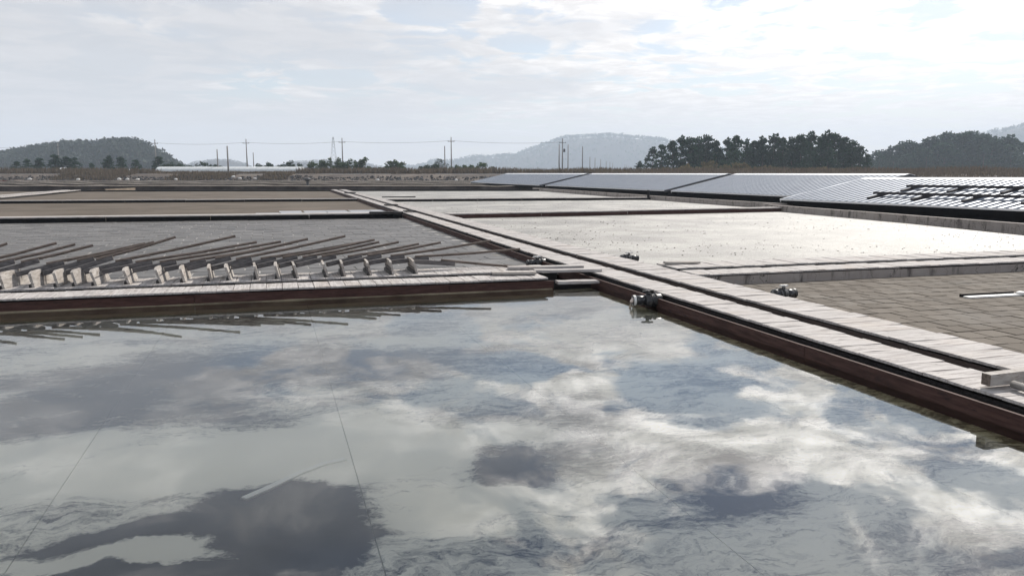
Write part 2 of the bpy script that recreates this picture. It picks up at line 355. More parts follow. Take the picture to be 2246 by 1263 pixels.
for _ in range(3600):
    x, y = U(-170, 40), U(BANK0 + .5, BANK1 - 5); s_ = U(.10, .34); c = _RH * x + _FH * y + Vector((0, 0, gz(x, y) + .1))
    rm = Matrix.Rotation(U(0, 6.28), 3, Vector((U(-1, 1), U(-1, 1), 1)).normalized())
    b.box(c, (s_ * 1.5, s_, s_ * .8), rm)
tag(b.obj('rubble', M['rock']), 'grey stones on the bank below the far road', 'rubble', kind='stuff')
road = grid_sheet('road', fr(-190, 60, 40), [BANK1 + .2, BANK1 + 2, BANK1 + 4], lambda x, y: 1.56, M['road'], rotF=True)

def ridge_h(prof, px):
    for (a, ya), (b, yb) in zip(prof, prof[1:]):
        if a <= px <= b: return lerp(ya, yb, (px - a) / (b - a))
    return 380
def leaf_quads(b, c, rad, k, size, flat=.6):
    for _ in range(k):
        while True:
            q = Vector((U(-1, 1), U(-1, 1), U(-1, 1)))
            if q.length < 1: break
        q = Vector((q.x * rad, q.y * rad, q.z * rad * flat)) + c
        nrm = Vector((U(-1, 1), U(-1, 1), U(-.6, 1))).normalized()
        t = nrm.orthogonal().normalized(); t = Matrix.Rotation(U(0, 6.28), 3, nrm) @ t; s = nrm.cross(t)
        l = size * U(.6, 1.3); ww = l * U(.35, .7)
        b.add([q - t * l, q + s * ww, q + t * l, q - s * ww], [(0, 1, 2, 3)])
def hill(name, prof, d, depth, tree_h, dens, canopy=True, cs=1.0):
    x0, x1 = prof[0][0], prof[-1][0]
    top = lambda px: max(0.2, zfar(ridge_h(prof, px), d) - 1.5 - tree_h * .7)
    nx, ny = 60, 14; b = MB(); vs = []
    for j in range(ny + 1):
        t = j / ny; s = math.sin(min(1, t * 1.0) * math.pi / 2 * 2) if False else math.sin(t * math.pi)
        for i in range(nx + 1):
            px = lerp(x0, x1, i / nx)
            q = far(px, d + (t - .5) * 2 * depth)
            vs.append((q.x, q.y, 1.45 + top(px) * max(0, s) ** .8))
    fs = [(j * (nx + 1) + i, j * (nx + 1) + i + 1, (j + 1) * (nx + 1) + i + 1, (j + 1) * (nx + 1) + i) for j in range(ny) for i in range(nx)]
    b.add(vs, fs); tag(b.obj('hill', M['bank'], smooth=True), kind='structure')
    b = MB(); cnt = dens
    for _ in range(cnt):
        px = U(x0, x1); t = U(.02, .62) if random.random() < .72 else U(.46, .54)
        z = 1.45 + top(px) * math.sin(t * math.pi) ** .8
        c = far(px, d + (t - .5) * 2 * depth, z)
        h = tree_h * U(.55, 1.15)
        for _k in range(3):
            leaf_quads(b, c + Vector((U(-.35, .35) * h, U(-.35, .35) * h, h * U(.25, .9))), h * .38, 5, h * .2 * cs)
    tag(b.obj('forest', M['hillwood']), 'dark wood covering the %s' % name, 'forest', kind='stuff')
hill('low dark hill on the left behind the pole line', [(-160, 366), (-60, 352), (0, 345), (60, 333), (130, 322), (170, 315), (220, 317), (262, 312), (300, 309), (330, 314), (360, 330), (385, 346), (405, 362), (425, 372)], 640, 60, 6.5, 2800)
hill('small pale hill behind the greenhouse', [(405, 371), (440, 356), (480, 350), (520, 351), (550, 358), (570, 370)], 2000, 100, 4.0, 500)
hill('small pale hill behind the shrubs', [(600, 368), (660, 354), (720, 351), (800, 356), (850, 366), (870, 373)], 2000, 100, 4.0, 500)
hill('long pale hill beyond the poles', [(880, 366), (930, 362), (960, 350), (975, 355), (1000, 352), (1040, 344), (1090, 342), (1130, 339), (1160, 328), (1200, 314), (1230, 302), (1290, 298), (1330, 296), (1385, 301), (1440, 306), (1465, 312), (1520, 320), (1600, 330), (1700, 345), (1800, 370)], 3000, 280, 15.0, 2600)
hill('pale hill at the right edge', [(1900, 350), (2000, 318), (2110, 296), (2180, 283), (2246, 268), (2400, 240), (2600, 300), (2700, 360)], 2500, 230, 13.0, 1500)
# (haze box: 1 m under the lowest ground, top just over the highest crown)
hb = MB(); hb.box((0, 0, 94.5), (7200, 7200, 193)); haze = hb.obj('haze', None)
haze.rotation_euler.z = YAW
hm = bpy.data.materials.new('haze'); hm.use_nodes = True; hm.node_tree.nodes.clear(); n = NT(hm.node_tree)
pv = n('ShaderNodeVolumePrincipled', {'Color': (.75, .865, 1.0, 1), 'Density': 0.00031, 'Anisotropy': .1})
n('ShaderNodeOutputMaterial', {'Volume': pv.outputs[0]})
haze.data.materials.clear(); haze.data.materials.append(hm); tag(haze, 'pale haze lying over the whole salt farm', 'haze', kind='stuff')

# ------------------------------------------------------------------ the mirror pond
YD = 11.2                                     # face of the left dike
bed = tag(link('pond_bed', None), kind='structure')
xe = [-30] + [0.42 - 1.62 * k for k in range(8, -1, -1)] + [2.02, 3.62, 4.74]
for a, c in zip(xe, xe[1:]):
    b = MB(); k = 1
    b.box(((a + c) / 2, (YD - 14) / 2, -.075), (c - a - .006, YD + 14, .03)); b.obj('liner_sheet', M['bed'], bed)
b = MB(); b.box((-12.6, (YD - 14) / 2, -.115), (34.8, YD + 14, .03)); b.obj('liner_underlay', M['panmud'], bed)
pw = grid_sheet('pond_water', [-30, 4.692], [-14, YD], lambda x, y: 0.0, M['water'])
b = MB(); vs = []
for i in range(61):
    x = lerp(-9, 3.95, i / 60); yf = 11.05 - (x + 8.5) * .0096; k = mnoise.noise(Vector((x * .9, 1, 0))); k2 = mnoise.noise(Vector((x * 2.3, 5, 0)))
    vs += [(x, yf, .024 + .012 * k2), (x, yf - .04 - .03 * k, .006 + .006 * k2), (x, yf - .13 - .07 * k2, -.06)]
b.add(vs, [(i * 3 + q, i * 3 + q + 1, i * 3 + q + 4, i * 3 + q + 3) for i in range(60) for q in range(2)])
b.obj('mud_ledge', M['ochremud'], bed, True)
b = MB(); pts = [at(x, y, -.05) for x, y in ((528, 1072), (590, 1046), (650, 1018), (700, 1000), (745, 990))]
for i in range(4):
    p0, p1 = pts[i], pts[i + 1]
    b.beam(p0 + Vector((.02, -.13, -.006)), p1 + (p1 - p0) * .02 + Vector((.02, -.13, -.006)), .045, .012)
b.obj('silt_ridge', M['silt'], bed)

# ------------------------------------------------------------------ plank decks
PL = {}
def plank_mesh(L, wd, th, key):               # a slightly uneven board, long side along x
    if key in PL: return PL[key]
    out = []
    for k in range(5):
        b = MB(); h = th / 2
        xs = [-L / 2, -L / 6 + U(-.02, .02), L / 6, L / 2]
        vs = []
        for x in xs:
            e = U(-.004, .004)
            for yy, zz in ((-wd / 2 + U(0, .005), h + e), (wd / 2 - U(0, .005), h + e + U(-.003, .003)), (wd / 2, -h), (-wd / 2, -h)):
                vs.append((x, yy, zz))
        fs = [(i * 4 + q, i * 4 + (q + 1) % 4, i * 4 + 4 + (q + 1) % 4, i * 4 + 4 + q) for i in range(3) for q in range(4)]
        fs += [(3, 2, 1, 0), (12, 13, 14, 15)]
        b.add(vs, fs); out.append(b)
    PL[key] = out; return out
def deck(parent, p0, p1, width, pitch, zt, limit, m_along, th=.024, jit=.003, name='plank'):
    """boards laid across a strip that runs from p0 to p1; boards past the limit are joined"""
    p0, p1 = Vector(p0), Vector(p1); d = p1 - p0; L = d.length; d.normalize(); rot = math.atan2(d.y, d.x) + R(90)
    key = (round(width, 3), round(pitch, 3), m_along)
    mbs = plank_mesh(width, pitch - .004, th, key)
    mes = [x.mesh(name, M[m_along]) for x in mbs]; rest = MB()
    i = 0; s = 0.0
    while s < L - pitch * .5:
        c = p0 + d * (s + pitch / 2)
        off = U(-jit, jit); c = c + Vector((-d.y, d.x, 0)) * off
        z = zt - th / 2 + U(-.002, .002); tilt = R(U(-.25, .25))
        if i < limit:
            o = link(name, mes[i % 5], parent); o.location = (c.x, c.y, z); o.rotation_euler = (tilt, R(U(-.12, .12)), rot + R(U(-.2, .2)))
        else:
            rm = Matrix.Rotation(rot, 3, 'Z'); rest.add([rm @ Vector(v) + Vector((c.x, c.y, z)) for v in mbs[i % 5].v], mbs[i % 5].f)
        i += 1; s += pitch
    if rest.v: tag(rest.obj(name + '_run', M[m_along], parent), kind='stuff')
def xw(y): return max(0.0, y - 14) * .012     # the walk's own slight bend away to the right
def boards(parent, name, a, b, z0, z1, th, m, seg=3.6, stop=45):
    """upright boards end to end from a to b (plan points), between heights z0 and z1"""
    a, b = Vector((*a, 0)), Vector((*b, 0)); d = b - a; L = d.length; d.normalize(); s = 0
    while s < L - .01:
        e = min(L, s + seg * U(.85, 1.15)) if s < stop else L
        if L - e < .3: e = L
        mb = MB(); p, q = a + d * s, a + d * (e - .006); hz = (z0 + z1) / 2 + U(-.004, .004)
        mb.beam(Vector((p.x, p.y, hz)), Vector((q.x, q.y, hz)), th, z1 - z0); mb.obj(name, m, parent)
        s = e
ZT = .17
def walk(x0, x1, ya, yb, label, left_side, right_side):
    t = thing('boardwalk', ((x0 + x1) / 2, ya, 0), label, 'walkway', 'two plank strips of the long walkway')
    inv = Matrix.Translation((-(x0 + x1) / 2, -ya, 0))
    for (a, c, n0) in ((ya, 14.0, 999), (14.0, yb, 85)):
        xa, xb = xw(a), xw(c)
        deck(t, (((x0 + x1) / 2 + xa), a, 0), ((x0 + x1) / 2 + xb, c, 0), x1 - x0, .235, ZT, n0, 'plank_x')
        for nm, x, zz, mm in left_side + right_side:
            boards(t, nm, (x + xa, a), (x + xb, c), zz[0], zz[1], .03, M[mm])
    for o in t.children: o.matrix_parent_inverse = inv
    return t
walk(4.80, 5.26, 2.2, 77, 'left plank strip of the long walkway, beside the mirror pond',
     [('curb_board', 4.705, (-.06, .115), 'rust_y'), ('side_board', 4.80 + .016, (-.1, .128), 'darkboard')], [('side_board', 5.24, (-.31, .13), 'channelboard')])
walk(5.54, 6.14, 2.2, 77, 'right plank strip of the long walkway, beside the brown tiled pan',
     [('channel_board', 5.56, (.035, .128), 'channelboard'), ('channel_board', 5.585, (-.31, .03), 'channelboard')], [('side_board', 6.12, (-.1, .128), 'darkboard')])
b = MB()
for a, c in ((2.2, 14), (14, 77)): b.add([(5.2 + xw(a), a, -.3), (5.6 + xw(a), a, -.3), (5.6 + xw(c), c, -.3), (5.2 + xw(c), c, -.3)], [(0, 1, 2, 3)])
tag(b.obj('channel_floor', M['bank']), kind='structure')

# cross dikes: strips of short boards on upright side boards
def dike(x0, x1, y0, y1, label, pitch=.21, limit=150, face='rust', back='darkboard', zt=ZT, group=None, facez=(-.05, .125), skew=0.0, backboard=True):
    """a strip from x0 to x1 between depths y0 and y1 (skew: shift in y at the far end)"""
    t = thing('plank_dike', (x0, y0, 0), label, 'dike', group)
    ym = (y0 + y1) / 2
    deck(t, (x0, ym, 0), (x1, ym + skew, 0), y1 - y0, pitch, zt, limit, 'plank_x')
    boards(t, 'face_board', (x0, y0 + .02), (x1, y0 + .02 + skew), facez[0], facez[1], .03, M[face], 3.8)
    if backboard: boards(t, 'back_board', (x0, y1 - .02), (x1, y1 - .02 + skew), -.1, .12, .03, M[back], 4.5)
    for o in t.children: o.matrix_parent_inverse = Matrix.Translation((-x0, -y0, 0))
    return t
GD = 'plank dikes between the salt pans'
dike(-8.5, 3.98, 11.02, 11.55, 'near plank strip with rust brown face along the far edge of the mirror pond', face='rust', group=GD, skew=-.12)
dike(-8.5, 4.35, 11.86, 12.62, 'plank strip under the row of salt rakes, left of the walkway', face='darkboard', group=GD, skew=-.10)
dike(6.18, 17.0, 10.56, 11.12, 'near plank strip right of the walkway, above the brown tiled pan', face='concrete', group=GD, facez=(-.08, .125), limit=60)
dike(6.30, 17.0, 11.42, 12.15, 'back plank strip right of the walkway, at the near edge of the bright salt pan', face='darkboard', group=GD, limit=60)
b = MB(); b.add([(-8.5, 11.5, -.11), (4.7, 11.4, -.11), (4.7, 11.9, -.11), (-8.5, 12.0, -.11)], [(0, 1, 2, 3)]); b.add([(6.2, 11.0, -.11), (17, 11.0, -.11), (17, 11.5, -.11), (6.2, 11.5, -.11)], [(0, 1, 2, 3)])
tag(b.obj('channel_floor', M['bank']), kind='structure')
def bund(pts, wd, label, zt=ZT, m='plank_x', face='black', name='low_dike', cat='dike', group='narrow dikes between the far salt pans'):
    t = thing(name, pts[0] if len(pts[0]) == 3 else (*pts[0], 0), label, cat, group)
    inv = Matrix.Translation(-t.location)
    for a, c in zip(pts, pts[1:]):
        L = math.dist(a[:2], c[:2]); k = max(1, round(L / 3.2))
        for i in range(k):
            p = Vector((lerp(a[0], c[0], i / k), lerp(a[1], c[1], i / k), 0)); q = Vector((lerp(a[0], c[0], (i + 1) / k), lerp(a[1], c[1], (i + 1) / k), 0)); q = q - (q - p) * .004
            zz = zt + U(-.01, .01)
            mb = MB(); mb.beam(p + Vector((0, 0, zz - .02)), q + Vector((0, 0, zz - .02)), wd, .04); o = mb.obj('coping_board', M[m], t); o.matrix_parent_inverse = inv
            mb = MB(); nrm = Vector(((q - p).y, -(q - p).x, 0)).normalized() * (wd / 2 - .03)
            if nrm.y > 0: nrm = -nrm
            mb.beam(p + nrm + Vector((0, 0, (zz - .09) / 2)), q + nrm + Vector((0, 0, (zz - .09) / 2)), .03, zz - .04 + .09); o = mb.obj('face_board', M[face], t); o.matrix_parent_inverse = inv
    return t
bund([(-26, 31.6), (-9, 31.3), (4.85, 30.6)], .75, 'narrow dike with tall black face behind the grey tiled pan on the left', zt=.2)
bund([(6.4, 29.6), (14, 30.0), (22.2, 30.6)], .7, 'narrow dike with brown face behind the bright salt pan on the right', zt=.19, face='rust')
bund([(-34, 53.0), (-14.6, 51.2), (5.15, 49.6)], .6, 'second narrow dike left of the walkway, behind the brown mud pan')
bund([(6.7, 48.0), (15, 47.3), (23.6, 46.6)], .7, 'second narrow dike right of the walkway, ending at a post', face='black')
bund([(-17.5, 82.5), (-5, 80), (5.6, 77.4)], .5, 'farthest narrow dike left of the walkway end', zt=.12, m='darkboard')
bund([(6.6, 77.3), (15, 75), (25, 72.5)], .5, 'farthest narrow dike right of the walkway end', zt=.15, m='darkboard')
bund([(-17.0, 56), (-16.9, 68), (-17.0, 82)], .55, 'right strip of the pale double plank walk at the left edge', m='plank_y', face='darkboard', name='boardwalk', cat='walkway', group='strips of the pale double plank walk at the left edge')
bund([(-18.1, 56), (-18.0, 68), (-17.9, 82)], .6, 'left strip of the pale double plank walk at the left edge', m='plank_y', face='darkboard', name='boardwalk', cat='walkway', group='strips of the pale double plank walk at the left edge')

# ------------------------------------------------------------------ pan floors and tiles
def sheet(name, pts, z, m):
    b = MB(); b.add([(x, y, z) for x, y in pts], [tuple(range(len(pts)))]); return tag(b.obj(name, m), kind='structure')
def tiles(parent, x0, x1, y0, y1, sx_, sy_, gap, m, inside, limit=300, th=.012, zt=.0, jit=.003):
    mes = []
    for k in range(4):
        b = MB(); hx, hy = (sx_ - gap) / 2, (sy_ - gap) / 2; c = .006
        b.add([(-hx, -hy, -th), (hx, -hy, -th), (hx, hy, -th), (-hx, hy, -th), (-hx + c, -hy + c, U(-.002, .001)), (hx - c, -hy + c, U(-.002, .001)), (hx - c, hy - c, U(-.002, .001)), (-hx + c, hy - c, U(-.002, .001))],
              [(4, 5, 6, 7), (0, 1, 5, 4), (1, 2, 6, 5), (2, 3, 7, 6), (3, 0, 4, 7)]); mes.append(b)
    cs = []
    j = 0; y = y0
    while y < y1:
        x = x0 + (sx_ / 2 if j % 2 else 0) + U(-.03, .03)
        while x < x1:
            if inside(x + sx_ / 2, y + sy_ / 2): cs.append((x + sx_ / 2, y + sy_ / 2))
            x += sx_
        y += sy_; j += 1
    cs.sort(key=lambda q: q[0] ** 2 + q[1] ** 2)
    md = [b.mesh('tile', m) for b in mes]; rest = MB()
    for i, (x, y) in enumerate(cs):
        z = zt + U(-jit, jit); rz = R(U(-.5, .5))
        if i < limit:
            o = link('tile', md[i % 4], parent); o.location = (x, y, z); o.rotation_euler = (R(U(-.25, .25)), R(U(-.25, .25)), rz)
        else: rest.add([(v[0] + x, v[1] + y, v[2] + z) for v in mes[i % 4].v], mes[i % 4].f)
    if rest.v: tag(rest.obj('tile_field', m, parent), kind='stuff')
f = sheet('pan_floor', [(6.1, 1), (18, 1), (18, 10.6), (6.1, 10.6)], -.012, M['joint_dark'])
tiles(f, 6.15, 15, 3.6, 10.5, .31, .30, .008, M['tile_brown'], lambda x, y: x < 1.35 * y + 2.2 and x > 6.15)
f = sheet('pan_floor', [(-26, 12.6), (4.85, 12.6), (4.95, 30.5), (-9, 31.2), (-26, 31.5)], -.008, M['joint_salt'])
tiles(f, -11.5, 4.75, 12.65, 30.4, .55, .50, .022, M['tile_grey'], lambda x, y: x > -.42 * y - .9 and x < 4.6)
sheet('pan_floor', [(6.1, 12.1), (19, 12.1), (22.3, 30.5), (14, 29.9), (6.4, 29.5)], 0, M['salt'])
sheet('pan_floor', [(6.5, 30), (14, 30.3), (22.6, 31), (23.9, 46.5), (15, 47.2), (6.7, 47.9)], 0, M['salt'])
sheet('pan_floor', [(6.7, 48.3), (15, 47.6), (24, 46.9), (25.2, 72.4), (15, 74.9), (6.7, 77.2)], 0, M['salt'])
f = sheet('pan_floor', [(-30, 31.9), (-9, 31.7), (5, 31), (5.3, 49.5), (-14.6, 51), (-32, 52.6)], 0, M['panmud'])
b = MB()
for i in range(6):
    for j in range(3):
        b = MB(); x = -.6 + i * .98 + U(-.05, .05) - j * .0; y = 32.3 + j * 1.6
        if x > 4.6 or (x < .3 and j == 2): continue
        b.box((x + .5, y + .8, .004), (.94, 1.54, .02)); b.obj('tile', M['tile_pale'], f)
sheet('pan_floor', [(-17, 53), (-14.6, 51.6), (5.2, 50), (5.6, 77), (-5, 79.6), (-17, 82)], 0, M['panmud'])
sheet('pan_floor', [(-60, 55), (-18.5, 54), (-18.5, 84), (-70, 92)], 0, M['panmud'])
# dark grains on the bright crust
b = MB()
for _ in range(5200):
    y = 12.2 + (U(0, 1) ** 1.6) * 34; x = U(6.3, 19 + .12 * y)
    if 29.2 < y < 31.2: continue
    s = .005 + .02 * random.random() ** 3
    if mnoise.noise(Vector((x * .35, y * .35, 2))) + U(-.3, .3) < -.05: continue
    p = [(x - s, y, 0), (x, y - s * .7, 0), (x + s * 1.4, y, 0), (x, y + s * .7, 0), (x, y, s * .8)]
    b.add(p, [(0, 1, 4), (1, 2, 4), (2, 3, 4), (3, 0, 4)])
tag(b.obj('pebbles', M['grain']), 'dark grains scattered over the bright salt crust', 'pebbles', kind='stuff')
# low bunds and flats between the pans and the bank
for k, (dd, x0, x1, mm) in enumerate(((88, -60, 46, 'farmud'), (100, -66, 44, 'panmud'), (112, -75, 44, 'farmud'), (124, -80, 46, 'farmud'), (137, -90, 50, 'panmud'), (150, -95, 52, 'farmud'))):
    grid_sheet('pan_floor', fr(x0, x1, 4), [dd + .8, dd + 10], lambda x, y: -.03, M[mm], rotF=True)
    b = MB(); pr = []
    for i in range(61):
        x = lerp(x0, x1, i / 60); q = _RH * x + _FH * (dd + .4 * mnoise.noise(Vector((x * .1, dd, 0))))
        h = .30 + .08 * mnoise.noise(Vector((x * .3, dd, 5)))
        for o_, z_ in ((-.8, -.33), (-.45, h), (.35, h + .02), (.8, -.33)): pr.append(q + _FH * o_ + Vector((0, 0, z_)))
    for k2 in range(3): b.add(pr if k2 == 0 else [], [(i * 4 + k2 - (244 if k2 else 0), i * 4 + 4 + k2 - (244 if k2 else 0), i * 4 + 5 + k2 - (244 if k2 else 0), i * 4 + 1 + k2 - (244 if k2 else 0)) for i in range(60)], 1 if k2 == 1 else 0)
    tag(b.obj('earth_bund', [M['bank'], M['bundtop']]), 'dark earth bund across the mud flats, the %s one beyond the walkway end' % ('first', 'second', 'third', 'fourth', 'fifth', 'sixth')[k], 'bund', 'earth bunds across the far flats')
# the earth track that climbs over the flats
b = MB(); tp = [(215, 416), (300, 412), (380, 405), (440, 399), (500, 394), (520, 392)]; vs = []
for px, py in tp:
    q = at(px, py, .1)
    for o_, z_ in ((-2.2, -.2), (-1.2, .1), (1.2, .12), (2.2, -.2)): vs.append(q + _FH * o_ * (q.length / 90) + Vector((0, 0, z_ - .1)))
b.add(vs, [(i * 4 + k, i * 4 + 4 + k, i * 4 + 5 + k, i * 4 + 1 + k) for i in range(len(tp) - 1) for k in range(3)])
tag(b.obj('earth_path', M['earthpath'], smooth=True), kind='structure')

# ------------------------------------------------------------------ salt store roofs and their wall
def salt_store(x0, xr, ya, yb, ze, zr, label, pitch=.40, rack=False, dip=0.0):
    t = thing('salt_store', (x0, ya, 0), label, 'building', 'low metal roofed salt stores')
    inv = Matrix.Translation((-x0, -ya, 0)); x2 = 2 * xr - x0
    k = int((yb - ya) / pitch); amp = .065
    for (a, za, c, zc_) in ((x0, ze, xr, zr), (xr, zr, x2, ze)):
        vs = []; prof = ((0, 0), (.42, 0), (.47, 1), (.92, 1), (.97, 0))
        for i in range(k):
            for u, h in prof:
                y = ya + (i + u) * (yb - ya) / k
                for s in (0, .5, 1):
                    vs.append((lerp(a, c, s), y, lerp(za, zc_, s) + h * amp - dip * (y - ya) + .003 * mnoise.noise(Vector((y * .3, s * 4, a)))))
        b = MB(); m = k * 5
        b.add(vs, [(i * 3 + q, i * 3 + q + 1, i * 3 + q + 4, i * 3 + q + 3) for i in range(m - 1) for q in range(2)])
        o = b.obj('roof_sheet', M['roof'], t); o.matrix_parent_inverse = inv
    def put(nm, b, m):
        o = b.obj(nm, M[m], t); o.matrix_parent_inverse = inv
    zz = lambda z, y: z - dip * (y - ya)
    b = MB()
    for s in (-1, 1): b.beam((xr + s * .17, ya - .02, zz(zr + .03, ya)), (xr + s * .17, yb + .02, zz(zr + .03, yb)), .36, .02, up=Vector((s * .22, 0, 1)).normalized())
    put('ridge_cap', b, 'ridge')
    for y in (ya - .03, yb + .03):
        b = MB(); b.beam((x0 - .02, y, zz(ze, y) - .02), (xr, y, zz(zr, y) - .02), .04, .14); b.beam((xr, y, zz(zr, y) - .02), (x2, y, zz(ze, y) - .02), .04, .14); put('verge_board', b, 'ridge' if y > ya else 'steel')
        b = MB(); s = .12 if y < ya else -.12; b.add([(x0 + .3, y + s, -.15), (x2 - .3, y + s, -.15), (x2 - .3, y + s, zz(ze, y) - .05), (xr, y + s, zz(zr, y) - .1), (x0 + .3, y + s, zz(ze, y) - .05)], [(0, 1, 2, 3, 4)]); put('gable_wall', b, 'darkboard')
    b = MB(); b.beam((x0 + .03, ya, zz(ze - .10, ya)), (x0 + .03, yb, zz(ze - .10, yb)), .03, .16); put('fascia_board', b, 'black')
    b = MB(); b.beam((x0 - .03, ya, zz(ze + .02, ya)), (x0 - .03, yb, zz(ze + .02, yb)), .04, .06); put('eave_trim', b, 'ridge')
    b = MB(); b.beam((x0 + .35, ya + .1, .12), (x0 + .35, yb - .1, .12), .05, .5); put('side_wall', b, 'black')
    b = MB(); b.beam((x2 - .35, ya + .1, .12), (x2 - .35, yb - .1, .12), .05, .5); put('side_wall', b, 'darkboard')
    return t
salt_store(23.0, 27.8, 6.0, 32.0, .56, 1.53, 'nearest salt store, its ribbed metal roof carrying two dark rails', .40, dip=.0042)
salt_store(26.2, 31.2, 32.9, 48.6, .47, 1.60, 'second salt store from the near end, its ribbed roof half behind the nearest one', .40)
salt_store(26.2, 31.2, 49.6, 74.4, .47, 1.60, 'third salt store from the near end, with a smooth blue grey roof', .40)
salt_store(25.9, 31.0, 75.4, 104, .47, 1.60, 'farthest salt store at the left end of the row of roofs', .40)
# rails lying along the nearest roof
def roofz(x, y): return .53 + (x - 23.0) / 4.8 * .98 - .0042 * (y - 6)
for x, y1, lab in ((24.15, 27.3, 'lower dark rail of the pair laid along the nearest metal roof'), (25.55, 27.0, 'upper dark rail of the pair laid along the nearest metal roof')):
    t = thing('roof_rail', (x, y1, roofz(x, y1) + .04), lab, 'rail', 'dark rails laid on the nearest roof')
    inv = Matrix.Translation(-t.location)
    b = MB(); b.beam((x, 8, roofz(x, 8) + .21), (x, y1, roofz(x, y1) + .21), .12, .10); o = b.obj('rail_beam', M['rail'], t); o.matrix_parent_inverse = inv
    y = y1 - .3
    while y > 9:
        b = MB(); b.beam((x - .55, y, roofz(x - .55, y) + .105), (x + .5, y, roofz(x + .5, y) + .105), .16, .11); o = b.obj('sleeper', M['rail'], t); o.matrix_parent_inverse = inv
        y -= 2.35
def wall(pts, h, label, wd=.22):
    t = thing('concrete_wall', (*pts[0], 0), label, 'wall', 'concrete walls along the salt stores'); inv = Matrix.Translation(-t.location)
    for a, c in zip(pts, pts[1:]):
        k = max(1, round(math.dist(a, c) / 3.0))
        for i in range(k):
            p = Vector((lerp(a[0], c[0], i / k), lerp(a[1], c[1], i / k), h / 2 - .1)); q = Vector((lerp(a[0], c[0], (i + 1) / k), lerp(a[1], c[1], (i + 1) / k), h / 2 - .1)); q -= (q - p).normalized() * .012
            b = MB(); b.beam(p, q, wd + U(-.01, .01), h + .2 + U(-.01, .01)); o = b.obj('wall_block', M['concrete'], t); o.matrix_parent_inverse = inv
wall([(22.0, 31.4), (20.6, 17), (19.7, 8)], .27, 'stained concrete wall below the nearest roof, along the bright pan')
wall([(25.0, 74.6), (23.5, 45), (23.2, 31.9)], .27, 'cracked concrete wall below the second and third roofs')
b = MB(); b.box((22.6, 31.65, .1), (1.6, .24, .42)); tag(b.obj('concrete_wall', M['concrete']), 'short concrete return wall where the two long walls meet', 'wall', 'concrete walls along the salt stores')

# ------------------------------------------------------------------ salt rakes on the left dike
heads = [(-230, 641), (-165, 640), (-118, 639), (-60, 638), (9, 637), (74, 634), (128, 631), (168, 632), (211, 630), (283, 627), (353, 625), (405, 622), (464, 620), (506, 619), (566, 616), (612, 614), (654, 614), (720, 611), (757, 609), (814, 607), (863, 605), (915, 605)]
tips = [(16, 534), (124, 533), (165, 536), (204, 538), (318, 534), (338, 531), (385, 520), (516, 518), (563, 531), (616, 530), (641, 533), (675, 524), (757, 518), (795, 531), (821, 526), (831, 531), (874, 531), (918, 535), (966, 532), (1076, 528), (1140, 546), (1195, 589)]
ORD = ['rightmost', 'second from the right', 'third from the right', 'fourth from the right', 'fifth from the right', 'sixth from the right', 'seventh from the right', 'eighth from the right', 'ninth from the right', 'tenth from the right', 'eleventh from the right', 'twelfth from the right', 'thirteenth from the right', 'fourteenth from the right', 'fifteenth from the right', 'sixteenth from the right', 'seventeenth from the right', 'eighteenth from the right']
def rake(hp, tp, label, flat=False):
    Hd = at(hp[0], hp[1], ZT); Hd.y = 11.93 + U(-.02, .02); Hd.x = atY(hp[0], hp[1], Hd.y).x
    T = atY(tp[0], tp[1], 12.72 + U(-.03, .03)) if not flat else atY(tp[0], tp[1], 12.3)
    d = Vector((1, U(-.05, .05) - max(0, min(1, (330 - hp[0]) / 330)) * .17, 0)).normalized(); s = Vector((-d.y, d.x, 0))
    L = .66; c = Hd + s * (L / 2)
    t = thing('salt_rake', c, label, 'rake', 'salt rakes laid in a row on the left dike'); inv = Matrix.Translation(-c)
    def put(nm, b, m, par=t):
        o = b.obj(nm, m, par); o.matrix_parent_inverse = inv if par is t else Matrix(); return o
    lean = U(-.06, -.03)
    prof = [(-L / 2, 0), (L / 2, 0), (L / 2, .13), (.18, .21), (-.24, .215), (-L / 2, .19)]
    b = MB(); vs = []
    for o_ in (-.016, .016):
        for u, z in prof: vs.append(c + s * u + d * (o_ + lean * z / .18) + Vector((0, 0, z + .004)))
    b.add(vs, [(0, 1, 2, 3, 4, 5), (11, 10, 9, 8, 7, 6)] + [(i, i + 6, (i + 1) % 6 + 6, (i + 1) % 6) for i in range(6)])
    put('scraper_board', b, M['paleboard'])
    for z0, hh, off in ((.03, .045, -.03), (.095, .04, -.028)):
        b = MB(); b.beam(c - s * L * .47 + d * off + Vector((0, 0, z0)), c + s * L * .47 + d * off + Vector((0, 0, z0)), .03, hh); put('batten', b, M['block'])
    b = MB(); b.beam(c - s * L / 2 + d * (-.052) + Vector((0, 0, .02)), c + s * L / 2 + d * (-.052) + Vector((0, 0, .02)), .012, .05); put('rubber_strip', b, M['rubber'])
    A = c + Vector((0, 0, .155)) + d * .0; dr = (T - A).normalized(); bl = .62 + U(-.05, .05)
    b = MB(); b.beam(A, A + dr * bl, .058, .066); hb_ = put('handle_block', b, M['block'])
    b = MB(); b.beam(A + dr * (bl + .002), A + dr * (bl + .006), .050, .056); put('cut_end', b, M['cut'], hb_)
    up = Vector((0, 0, .046))
    b = MB(); p0 = A + dr * (bl - .22) + up; sag = Vector((0, 0, -.012)); b.tube([p0, lerp(p0, T, .5) + sag, T], [.022, .0205, .019], 8); put('handle', b, M['handle'], t)
    return t
N = len(heads)
for i, (h_, t_) in enumerate(zip(heads, tips)):
    k = N - 1 - i
    if k < 18: lab = 'wooden salt rake on the left dike, %s in its row' % ORD[k]
    else: lab = 'salt rake showing only its handle, %s at the row\'s left end' % ['lowest', 'third from the top', 'second from the top', 'topmost'][21 - k]
    rake(h_, t_, lab, flat=(k == 0))

